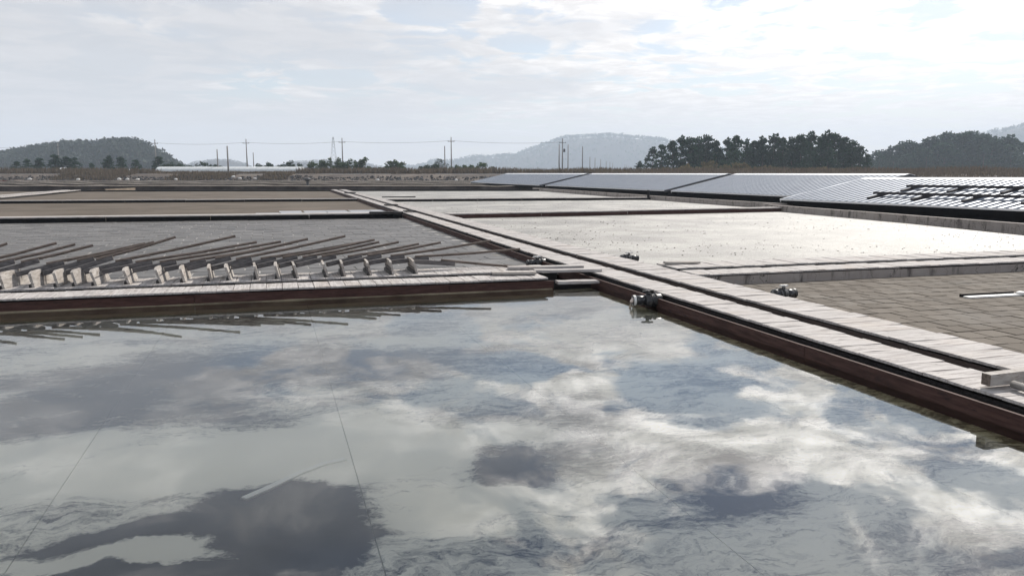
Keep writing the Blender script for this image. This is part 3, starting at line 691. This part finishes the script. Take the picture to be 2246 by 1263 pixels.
# ------------------------------------------------------------------ loose boards at the crossing
def board(name, a, b_, wd, th, z, label, m='plank_x', cat='board', group=None):
    c = (Vector((*a, z)) + Vector((*b_, z))) / 2; b = MB()
    d = Vector((*b_, z)) - Vector((*a, z)); L = d.length
    bm = plank_mesh(L, wd, th, (name, label))[0]
    o = bm.obj(name, M[m]); o.location = c; o.rotation_euler.z = math.atan2(d.y, d.x)
    return tag(o, label, cat, group)
board('loose_board', (3.17, 11.42), (3.82, 11.28), .16, .035, .205, 'short loose board lying on the dike near the end of the rake row', 'paleboard')
board('bridging_board', (3.9, 11.60), (4.95, 11.42), .18, .04, .19, 'thick board bridging the channel at the walkway crossing', 'plank_x')
board('bridging_board', (3.6, 12.02), (4.82, 11.86), .16, .04, .20, 'long board running from the back dike strip to the walkway crossing', 'plank_x')
board('step_board', (4.05, 10.98), (4.40, 10.95), .18, .04, .085, 'left low step board in the notch by the pond corner', 'plank_x', 'step')
board('step_board', (4.41, 10.97), (4.70, 10.95), .18, .04, .08, 'right low step board in the notch by the pond corner', 'plank_x', 'step')
b = MB(); b.box((4.36, 11.22, .0), (.8, .05, .16)); tag(b.obj('sluice_board', M['darkboard']), 'dark sluice board closing the notch by the pond corner', 'board')
board('loose_board', (6.35, 11.95), (6.95, 11.85), .14, .035, .20, 'small loose board on the right dike beside the walkway', 'paleboard')
board('loose_board', (5.05, 31.2), (5.5, 31.2), .5, .04, .22, 'dark board lying across the walkway at the first far dike', 'darkboard')
board('loose_board', (5.15, 37.5), (5.75, 37.5), .5, .04, .22, 'dark board lying across the walkway between the far dikes', 'darkboard')
board('loose_board', (5.5, 62), (6.3, 62), .8, .06, .22, 'dark board lying across the far end of the walkway', 'darkboard')
board('loose_board', (6.8, 50.6), (8.9, 50.4), .5, .06, .20, 'dark board beside the walkway at the second right dike', 'darkboard')
board('loose_board', (3.6, 30.4), (4.85, 30.2), .5, .05, .22, 'dark board on the black faced dike, touching the walkway', 'darkboard')
# timber and tube at the lower right
t = thing('timber_beam', (5.25, 4.6, ZT), 'square pale timber lying across the near end of the walkway', 'beam')
b = MB(); p0 = at(2163, 832, .235); p1 = at(2330, 812, .245); b.beam(p0, p1, .075, .085); o = b.obj('beam_body', M['paleboard'], t); o.matrix_parent_inverse = Matrix.Translation(-t.location)
b = MB(); e = (p1 - p0).normalized(); b.beam(p0 - e * .004, p0 - e * .001, .072, .082); o = b.obj('cut_end', M['handle'], t); o.matrix_parent_inverse = Matrix.Translation(-t.location)
b = MB(); b.tube([at(2222, 842, .21), at(2330, 878, .20)], .028, 12); tag(b.obj('grey_tube', M['pole'], smooth=True), 'grey tube under the square timber at the near end of the walkway', 'tube')
b = MB(); b.beam(at(2120, 652, .012), at(2234, 646, .012), .11, .02); tag(b.obj('wet_board', M['saltcap']), 'white salt covered board lying flat on the brown tiles', 'board')
b = MB(); b.beam(at(2118, 650, .02) + Vector((0, .09, 0)), at(2234, 644, .02) + Vector((0, .09, 0)), .03, .035); tag(b.obj('drain_slat', M['black']), 'black slat edging the white board on the brown tiles', 'slat')
b = MB(); b.beam(at(2232, 642, .03), at(2290, 648, .03), .14, .04); tag(b.obj('wet_board', M['saltcap']), 'short white board end at the right edge on the brown tiles', 'board')

# ------------------------------------------------------------------ pipe valves
def valve(p, ang, label, L=.38, r=.062):
    t = thing('pipe_valve', p, label, 'valve', 'black pipe valves along the walkway', R(ang))
    b = MB(); b.tube([(0, 0, 0), (L * .45, 0, 0)], r, 14); b.obj('pipe', M['valve'], t, True)
    b = MB(); b.tube([(L * .42, 0, 0), (L * .46, 0, 0), (L * .95, 0, 0), (L, 0, 0)], [r * 1.05, r * 1.28, r * 1.28, r * 1.1], 14); b.obj('valve_body', M['valve'], t, True)
    for x in (L * .62, L * .78): b = MB(); b.tube([(x - .012, 0, 0), (x + .012, 0, 0)], r * 1.42, 14); b.obj('clamp_ring', M['rubber'], t, True)
    b = MB(); b.tube([(L * .52, 0, r), (L * .52, 0, r * 1.75)], r * .38, 8); st_ = b.obj('stem', M['valve'], t, True)
    b = MB(); b.beam((L * .52 - .075, -.01, r * 1.85), (L * .52 + .075, .01, r * 1.95), .03, .022); b.beam((L * .52, -.05, r * 1.85), (L * .52, .05, r * 1.85), .025, .02); b.obj('handle', M['rubber'] if 'pond' in label else M['saltcap'], st_)
    b = MB(); b.tube([(-.002, 0, 0), (.03, 0, 0)], r * 1.1, 14, caps=False); b.obj('rim', M['saltcap'] if 'pond' in label else M['rubber'], t, True)
    return t
pv_ = at(1424, 660, .09)
valve((4.40, 9.1, .085), -8, 'black pipe valve pouring water into the mirror pond')
b = MB(); b.tube([(4.41, 9.1, .10), (4.375, 9.1, .07), (4.36, 9.1, .02), (4.355, 9.1, -.01)], [.028, .024, .017, .014], 8); tag(b.obj('water_stream', M['stream'], smooth=True), 'thin stream of brine falling from the pipe valve into the pond', 'water stream')
valve((4.42, 13.55, .08), 2, 'black pipe valve on the walkway side past the rakes, over the grey tiles', .36, .06)
valve((6.75, 9.0, .09), 190, 'black pipe valve standing over the brown tiled pan', .38, .062)
valve((6.70, 13.7, .09), 182, 'small black pipe valve at the near corner of the bright salt pan', .36, .058)

# ------------------------------------------------------------------ posts
t = thing('valve_post', at(675, 412, 0), 'dark post with a round head at the end of the mud pan', 'post'); P0 = t.location.copy(); h = (412 - 394) / FOC * P0.length
b = MB(); b.tube([(0, 0, 0), (0, 0, h)], .16, 8); b.obj('post', M['steel'], t)
b = MB(); b.tube([(0, 0, h - .2), (0, 0, h), (0, 0, h + .16)], [.28, .42, .2], 12); b.obj('round_head', M['steel'], t, True)
t = thing('valve_post', at(641, 400, 0), 'fainter dark post farther behind the round headed post', 'post'); h = 12 / FOC * t.location.length
b = MB(); b.tube([(0, 0, 0), (0, 0, h)], .12, 8); b.obj('post', M['steel'], t)
b = MB(); b.tube([(0, 0, h - .1), (0, 0, h + .1)], .4, 8); b.obj('round_head', M['steel'], t)
b = MB(); b.tube([(23.3, 46.3, -.1), (23.3, 46.3, .62)], .09, 8); tag(b.obj('wooden_post', M['darkboard']), 'short dark post at the wall end of the second right dike', 'post')

# ------------------------------------------------------------------ utility poles, bare poles, wires, tower
def upole(px, top, d, label, arm=True, group='utility poles along the far road', tr=False):
    base = far(px, d, 1.45); h = zfar(top, d) - 1.45
    t = thing('utility_pole', base, label, 'pole', group, YAW)
    b = MB(); b.tube([(0, 0, -.3), (0, 0, h)], [.21, .12], 10); b.obj('pole_shaft', M['pole'], t, True)
    if arm:
        b = MB(); b.beam((-.95, -.16, h - 1.25), (.95, -.16, h - 1.25), .1, .12); ca_ = b.obj('crossarm', M['steel'], t)
        for x in (-.85, .05, .85): b = MB(); b.tube([(x, -.16, h - 1.19), (x, -.16, h - .95)], [.08, .05], 6); b.obj('insulator', M['steel'], ca_)
    if tr:
        b = MB(); b.tube([(.5, 0, h * .62), (.5, 0, h * .62 + .9)], .28, 10); b.obj('transformer', M['steel'], t, True)
    return t, base + Vector((0, 0, h - 1.0))
ups = [(152, 316, 262, 'faint utility pole before the left hill'), (360, 308, 236, 'utility pole at the left end of the greenhouse'), (555, 307, 232, 'utility pole over the middle of the greenhouse'), (760, 305, 228, 'utility pole among the shrubs, right of the lattice tower'), (993, 303, 224, 'utility pole left of the green shrub, before the long pale hill'), (1231, 306, 226, 'thick utility pole with a transformer before the long pale hill')]
heads_ = []
for i, (px, tp_, d, lab) in enumerate(ups):
    t, hd = upole(px, tp_, d, lab, tr=(i == 5)); heads_.append(hd)
upole(1224, 318, 227, 'second pole leaning close beside the transformer pole', arm=False)
hl = far(-160, 280, zfar(323, 280))
def wire(a, b_, sag, label):
    b = MB(); b.tube([lerp(a, b_, i / 14) - Vector((0, 0, sag * 4 * (i / 14) * (1 - i / 14))) for i in range(15)], .028, 5, caps=False)
    tag(b.obj('power_line', M['wire']), label, 'wire', 'power lines between the utility poles')
wl = [hl] + heads_
wn = ['left frame edge and the faint pole', 'faint pole and the greenhouse end pole', 'two greenhouse poles', 'greenhouse pole and the shrub pole', 'shrub pole and the pole at the pale hill', 'pale hill pole and the transformer pole']
for i, (a, c) in enumerate(zip(wl, wl[1:])): wire(a, c, .5, 'power line sagging between the %s' % wn[i])
bare = [(492, 329, 205, .17), (514, 322, 188, .2), (569, 336, 240, .15), (979, 322, 215, .16), (1243, 319, 222, .15), (1274, 323, 236, .17), (1290, 345, 385, .22), (1301, 347, 408, .2), (1313, 350, 449, .2), (1325, 354, 518, .22), (1333, 356, 561, .22), (1339, 358, 613, .22), (1365, 361, 700, .22), (1369, 362, 750, .22), (1373, 364, 800, .22)]
bl_ = ['bare pole before the greenhouse, left of a pair', 'thick bare pole before the greenhouse, right of a pair', 'short bare pole right of the middle greenhouse pole', 'bare pole close left of the utility pole at the pale hill', 'bare pole next right of the transformer pole', 'tall bare pole second right of the transformer pole'] + ['%s of the short pole row receding right of the transformer pole' % s for s in ('first', 'second', 'third', 'fourth', 'fifth', 'sixth', 'seventh', 'eighth', 'last')]
for (px, tp_, d, r), lab in zip(bare, bl_):
    z1 = zfar(tp_, d); b = MB(); b.tube([(0, 0, -.4), (0, 0, z1 - 1.4)], [r, r * .8], 8); o = b.obj('bare_pole', M['pole'], None, True)
    o.location = far(px, d, 1.4); tag(o, lab, 'pole', 'bare poles standing along the road')
t = thing('lattice_tower', far(741, 900, 1.4), 'faint steel lattice tower rising behind the shrubs', 'tower', rz=YAW)
h = zfar(303, 900) - 1.4; wb, wt_ = 4.2, .5
b = MB()
for sx_ in (-1, 1):
    for sy_ in (-1, 1): b.beam((sx_ * wb, sy_ * wb, 0), (sx_ * wt_, sy_ * wt_, h), .16, .16)
b.obj('leg_frame', M['steel'], t); b = MB()
for i in range(9):
    a, c = i / 9, (i + 1) / 9; wa, wc = lerp(wb, wt_, a), lerp(wb, wt_, c)
    for sy_ in (-1, 1):
        b.beam((-wa, sy_ * wa, h * a), (wc, sy_ * wc, h * c), .08, .08); b.beam((wa, sy_ * wa, h * a), (-wc, sy_ * wc, h * c), .08, .08)
b.obj('bracing', M['steel'], t)
for z, ww in ((.80, 2.3), (.88, 2.0), (.96, 1.6)): b = MB(); b.beam((-ww, 0, h * z), (ww, 0, h * z), .14, .14); b.obj('crossarm', M['steel'], t)

# ------------------------------------------------------------------ greenhouse and far sheds, sandbags
t = thing('greenhouse', far(520, 205, 1.4), 'long white plastic greenhouse beyond the grass on the left', 'greenhouse', rz=YAW)
x0, x1 = (365 - 520) / FOC * 205, (676 - 520) / FOC * 205; hh = zfar(366.5, 205) - 1.4
k = 26
for i in range(k):
    b = MB(); vs = []; fs = []
    for s in (0, 1):
        x = lerp(x0, x1, (i + s * .97) / k)
        for q in range(9): a = math.pi * q / 8; vs.append((x, math.cos(a) * 3.0, (math.sin(a) ** .8) * (hh + .012 * (i % 2))))
    fs = [(q, q + 1, q + 10, q + 9) for q in range(8)]; b.add(vs, fs); b.obj('film_panel', M['film'], t, True)
for x in (x0, x1):
    b = MB(); b.add([(x, math.cos(math.pi * q / 8) * 3.0, (math.sin(math.pi * q / 8) ** .8) * hh) for q in range(9)], [tuple(range(9))]); b.obj('end_wall', M['film'], t)
def shed(px0, px1, ytop, d, label):
    t = thing('far_shed', far((px0 + px1) / 2, d, 1.4), label, 'shed', 'low white sheds beyond the grass', YAW)
    wx = (px1 - px0) / FOC * d; h = zfar(ytop, d) - 1.4
    b = MB(); b.box((0, 0, h * .35), (wx, 4, h * .7)); b.obj('shed_wall', M['film'], t)
    b = MB(); b.add([(-wx / 2, -2.3, h * .7), (wx / 2, -2.3, h * .7), (wx / 2, 0, h), (-wx / 2, 0, h), (wx / 2, 2.3, h * .7), (-wx / 2, 2.3, h * .7)], [(0, 1, 2, 3), (3, 2, 4, 5)]); b.obj('shed_roof', M['ridge'], t)
shed(140, 170, 368.5, 240, 'low white shed roof among the trees before the left hill'); shed(0, 22, 369, 240, 'low white shed at the left frame edge'); shed(305, 320, 370, 240, 'small white shed beside the greenhouse end')
bags = [(8, 392), (86, 393), (190, 393.5), (278, 393), (296, 393.5), (318, 393.5), (400, 393.5), (538, 391.5), (570, 391.5), (834, 394.5), (1003, 395), (524, 388)]
for i, (px, py) in enumerate(bags):
    d = 172 if py < 390 else 166; b = MB(); z = zfar(py, d)
    vs = []; sx_, sz = U(.34, .55), U(.2, .3)
    for k in range(5):
        a = -math.pi / 2 + math.pi * k / 4
        for q in range(8): an = 2 * math.pi * q / 8; vs.append((math.cos(a) * math.cos(an) * sx_ * U(.85, 1.1), math.cos(a) * math.sin(an) * .4, math.sin(a) * sz))
    b.add(vs, [(k * 8 + q, k * 8 + (q + 1) % 8, k * 8 + 8 + (q + 1) % 8, k * 8 + 8 + q) for k in range(4) for q in range(8)])
    o = b.obj('sandbag', M['bag'], None, True); o.location = far(px, d, z); o.rotation_euler.z = U(0, 3)
    tag(o, 'white sandbag at the foot of the stone bank, %s' % (['first', 'second', 'third', 'fourth', 'fifth', 'sixth', 'seventh', 'eighth', 'ninth', 'tenth', 'eleventh'][i] + ' from the left' if i < 11 else 'highest one, below the bare pole pair'), 'sandbag', 'white sandbags at the foot of the bank')

# ------------------------------------------------------------------ grass and low plants
def tufts(name, label, cat, m, gen, cnt, h0, h1, wd):
    b = MB()
    for _ in range(cnt):
        r = gen()
        if r is None: continue
        q, sc_ = r
        h = U(h0, h1) * sc_; a = U(0, 3.14); l = Vector((U(-.3, .3), U(-.3, .3), 0)) * h
        s = Vector((math.cos(a), math.sin(a), 0)) * wd * U(.6, 1.3)
        b.add([q - s, q + s, q + s * .6 + l * .4 + Vector((0, 0, h * .6)), q + l + Vector((0, 0, h))], [(0, 1, 2), (0, 2, 3)])
    tag(b.obj(name, M[m]), label, cat, kind='stuff')
def g_berm():
    x = U(-175, 175); y = U(187, 197); k = mnoise.noise(Vector((x * .05, 0, 1))); k2 = mnoise.noise(Vector((x * .4, y * .3, 1)))
    hgt = 1.0 + .35 * k + .25 * k2
    if x > 20: hgt *= 1.05
    if -86 < x < -51: hgt *= .5
    return _RH * x + _FH * y + Vector((0, 0, 1.45)), hgt
tufts('grass', 'tall dry brown grass along the far road', 'grass', 'drygrass', g_berm, 26000, .9, 1.75, .16)
def g_front():
    x = U(-110, -42); y = U(172, 181.5)
    if mnoise.noise(Vector((x * .08, 2, 1))) < -.05: return None
    return _RH * x + _FH * y + Vector((0, 0, gz(x, y) - .05)), 1
tufts('grass', 'brown grass on the bank below the road on the left', 'grass', 'drygrass', g_front, 5000, .5, 1.0, .16)
def g_right():
    x = U(20, 175); y = U(168, 186)
    return _RH * x + _FH * y + Vector((0, 0, gz(x, y) - .05)), .8 + .3 * mnoise.noise(Vector((x * .1, y * .2, 1)))
tufts('grass', 'dull brown reeds behind the metal roofs', 'grass', 'drygrass', g_right, 14000, .5, 1.2, .18)
def g_red(x0, x1, y0, y1):
    def g():
        px = U(x0, x1); py = U(y0, y1); q = at(px, py, 0); q.z = -.05
        if mnoise.noise(Vector((px * .03, py * .5, 0))) < -.1: return None
        return q, 1
    return g
tufts('ground_cover', 'red glasswort on the flats at the left edge', 'ground cover', 'redweed', g_red(-30, 130, 394.5, 402), 3500, .12, .3, .16)
tufts('ground_cover', 'dark red glasswort on the flats right of the earth track', 'ground cover', 'redweed', g_red(400, 640, 396.5, 406), 5000, .10, .26, .14)
tufts('ground_cover', 'red glasswort tufts below the earth track', 'ground cover', 'redweed', g_red(325, 420, 408, 414), 1200, .1, .22, .1)
tufts('ground_cover', 'dry weeds along the earth track', 'ground cover', 'weed', g_red(230, 480, 397, 412), 1800, .08, .2, .10)
tufts('ground_cover', 'pale weeds before the farthest salt store', 'ground cover', 'weed', g_red(1040, 1160, 404, 413), 900, .1, .3, .10)

# ------------------------------------------------------------------ trees
def needle_tuft(b, c, rad, k, size):
    for _ in range(k):
        while True:
            q = Vector((U(-1, 1), U(-1, 1), U(-1, 1)))
            if q.length < 1: break
        t = Vector((q.x + U(-.5, .5), q.y + U(-.5, .5), q.z * .5 + U(.1, .9))).normalized()
        q = Vector((q.x * rad, q.y * rad, q.z * rad * .5)) + c
        s = t.orthogonal().normalized(); s = Matrix.Rotation(U(0, 6.28), 3, t) @ s
        l = size * U(.6, 1.4); ww = l * U(.22, .4)
        b.add([q, q + t * l * .5 + s * ww, q + t * l, q + t * l * .5 - s * ww], [(0, 1, 2, 3)])
def pine_meshes(k, H=11.0):
    out = []
    for i in range(k):
        b = MB(); tr = MB(); lean = Vector((U(-.06, .06), U(-.06, .06), 1))
        tr.tube([Vector((0, 0, -.5)), lean * H * .5 + Vector((U(-.3, .3), 0, 0)), lean * H * .93], [.2, .14, .04], 6)
        lev = 11
        for l in range(lev):
            t = .14 + .86 * l / (lev - 1); z = H * t
            rad = H * (.30 * (1 - t) ** .6 + .055) * U(.6, 1.3)
            for q in range(random.choice((3, 4, 5, 6))):
                a = U(0, 6.28); rr = rad * U(.3, 1.0) if t < .97 else 0
                c = lean * z + Vector((math.cos(a) * rr, math.sin(a) * rr, U(-.7, .7) + rr * .12))
                if rr > .5 and U(0, 1) < .6: tr.tube([lean * (z - .5), c], [.06, .025], 4, caps=False)
                needle_tuft(b, c, U(.4, 1.0), 30, .75)
        out.append((b.mesh('crown', M['pine']), tr.mesh('trunk', M['trunk'])))
    return out
PM = pine_meshes(6)
def pine(px, d, top, label, group, zb=1.4, i=None, sxy=1.0):
    h = zfar(top + (5 if px > 1398 else 0), d) - zb; s = h / 11.0
    cme, tme = random.choice(PM)
    t = thing('pine_tree', far(px, d, zb), label, 'tree', group, U(0, 6.28)); t.scale = (s * sxy, s * sxy, s)
    link('trunk', tme, t); link('crown', cme, t)
G1 = [(1425, 325), (1441, 318), (1466, 312), (1484, 304), (1502, 306), (1520, 306), (1540, 302), (1561, 312), (1582, 308), (1602, 302), (1622, 310), (1641, 312), (1660, 305), (1683, 300), (1702, 306), (1722, 306), (1742, 300), (1763, 296), (1783, 302), (1800, 294), (1815, 298), (1835, 303), (1852, 312), (1868, 322), (1883, 338)]
NTH = ['first', 'second', 'third', 'fourth', 'fifth', 'sixth', 'seventh', 'eighth', 'ninth', 'tenth', 'eleventh', 'twelfth', 'thirteenth', 'fourteenth', 'fifteenth', 'sixteenth', 'seventeenth', 'eighteenth', 'nineteenth', 'twentieth'] + ['twenty-' + x for x in ('first', 'second', 'third', 'fourth', 'fifth', 'sixth', 'seventh', 'eighth')]
g1l = 'dark pine half hidden behind the front row of the nearer grove'
for i, (px, tp_) in enumerate(G1):
    lab = 'leftmost pine of the nearer dark grove, standing a little apart' if i == 0 else ('low rightmost pine at the sloping end of the nearer grove' if i == len(G1) - 1 else '%s pine from the left in the front row of the nearer dark grove' % NTH[i])
    pine(px, 228 + U(-5, 8), tp_, lab, 'pines of the nearer dark grove', sxy=1.0)
for i in range(24):
    px = U(1500, 1880); tt = ridge_h([(1400, 330), (1500, 312), (1700, 312), (1800, 304), (1850, 318), (1900, 345)], px) + U(4, 22)
    pine(px, 244 + U(-8, 10), tt, g1l, 'pines of the nearer dark grove', sxy=1.15)
G2p = [(1880, 345), (1910, 326), (1960, 316), (2000, 312), (2040, 305), (2080, 296), (2120, 293), (2160, 299), (2200, 314), (2230, 334), (2250, 356)]
for i in range(52):
    px = 1890 + (i + U(-.4, .4)) * 7.0; tt = ridge_h(G2p, min(max(px, 1880), 2249)) + (U(-7, 7) if i % 2 == 0 else U(8, 40))
    pine(px, 430 + (U(-6, 10) if i % 2 == 0 else U(-22, -12)), tt, '%s bluish pine from the left along the skyline of the second grove' % NTH[i // 2] if i % 2 == 0 else 'low bluish pine at the foot of the second grove on the right', 'pines of the second grove', sxy=1.25)
for px, tp_, lab in ((60, 357, 'low dark pine before the left end of the left hill'), (85, 353, 'bushy dark pine second from the left before the left hill'), (108, 351, 'bushy dark pine third from the left before the left hill'), (145, 344, 'tallest roadside pine beside the faint utility pole'), (168, 348, 'thin pine right of the faint utility pole'), (187, 349, 'thin pine left of the gap before the left hill'), (222, 361, 'very low pine in the gap before the left hill'), (256, 347, 'roadside pine at the middle of the left hill'), (286, 349, 'roadside pine right of the middle of the left hill'), (316, 353, 'low roadside pine near the greenhouse'), (364, 347, 'thin pine behind the pole at the greenhouse end'), (1395, 357, 'small lone pine left of the nearer grove')):
    pine(px, 222 + U(-6, 8), tp_, lab, 'roadside pines' if px < 1000 else None, sxy=1.5)
def shrub(px, d, top, wpx, label, m='shrub', lv=500, zb=1.4, holes=.75):
    h = zfar(top, d) - zb; ww = wpx / FOC * d / 2
    t = thing('shrub', far(px, d, zb), label, 'shrub', 'shrubs along the far road', YAW)
    b = MB(); tr = MB(); k = max(12, int(ww * h * 3.2))
    for i in range(k):
        a = U(-1, 1); z = h * U(.25, .95) * (1 - .45 * abs(a) ** 2.2)
        c = Vector((a * ww, U(-.6, .6) * ww * .6, z))
        tr.tube([(a * ww * .35, 0, -.3), c], [.06, .02], 4, caps=False)
        leaf_quads(b, c, U(.4, .85), max(16, 2 * lv // k), .25, .8)
    tr.obj('stems', M['trunk'], t); b.obj('crown', M[m], t)
for a in ((395, 216, 358, 60, 'dark leafy bush behind the left part of the greenhouse', 'shrub_dk'), (465, 216, 357, 70, 'dark leafy bush behind the greenhouse before the small pale hill', 'shrub_dk'), (600, 216, 357, 70, 'grey green bush behind the right part of the greenhouse', 'shrub_dk'), (650, 214, 354, 50, 'bush at the right end of the greenhouse', 'shrub_dk'),
          (705, 206, 350, 45, 'open green shrub just right of the greenhouse', 'shrub'), (740, 206, 346, 55, 'tall open green shrub left of the shrub pole', 'shrub'), (775, 206, 350, 45, 'green shrub around the foot of the shrub pole', 'shrub'), (806, 206, 346, 28, 'slender airy shrub right of the shrub pole', 'shrub'), (872, 206, 353, 55, 'rounded green shrub standing alone in the gap', 'shrub'),
          (948, 206, 362, 55, 'low dark shrub left of the pole at the pale hill', 'shrub_dk'), (1010, 206, 362, 40, 'low shrub at the foot of the pole at the pale hill', 'shrub'), (1045, 200, 359, 75, 'dense green shrub left of the farthest metal roof', 'shrub'),
          (835, 206, 368, 40, 'low scrubby bush between the shrubs', 'shrub'), (970, 450, 348, 36, 'rounded pale tree clump at the foot of the long hill', 'shrub_dk')):
    shrub(*a, lv=900 if a[3] > 50 else 500)
for px, d, tp_, wp, lab in ((1510, 214, 361, 90, 'yellowing scrub below the left part of the nearer grove'), (1600, 214, 357, 70, 'yellowing scrub below the middle of the nearer grove'), (1545, 216, 352, 40, 'tall straw coloured bush among the nearer grove'), (1665, 214, 365, 70, 'low yellowing scrub right of the middle of the nearer grove'), (1780, 214, 368, 120, 'low dull scrub below the right part of the nearer grove')):
    shrub(px, d, tp_, wp, lab, 'goldweed', 800)
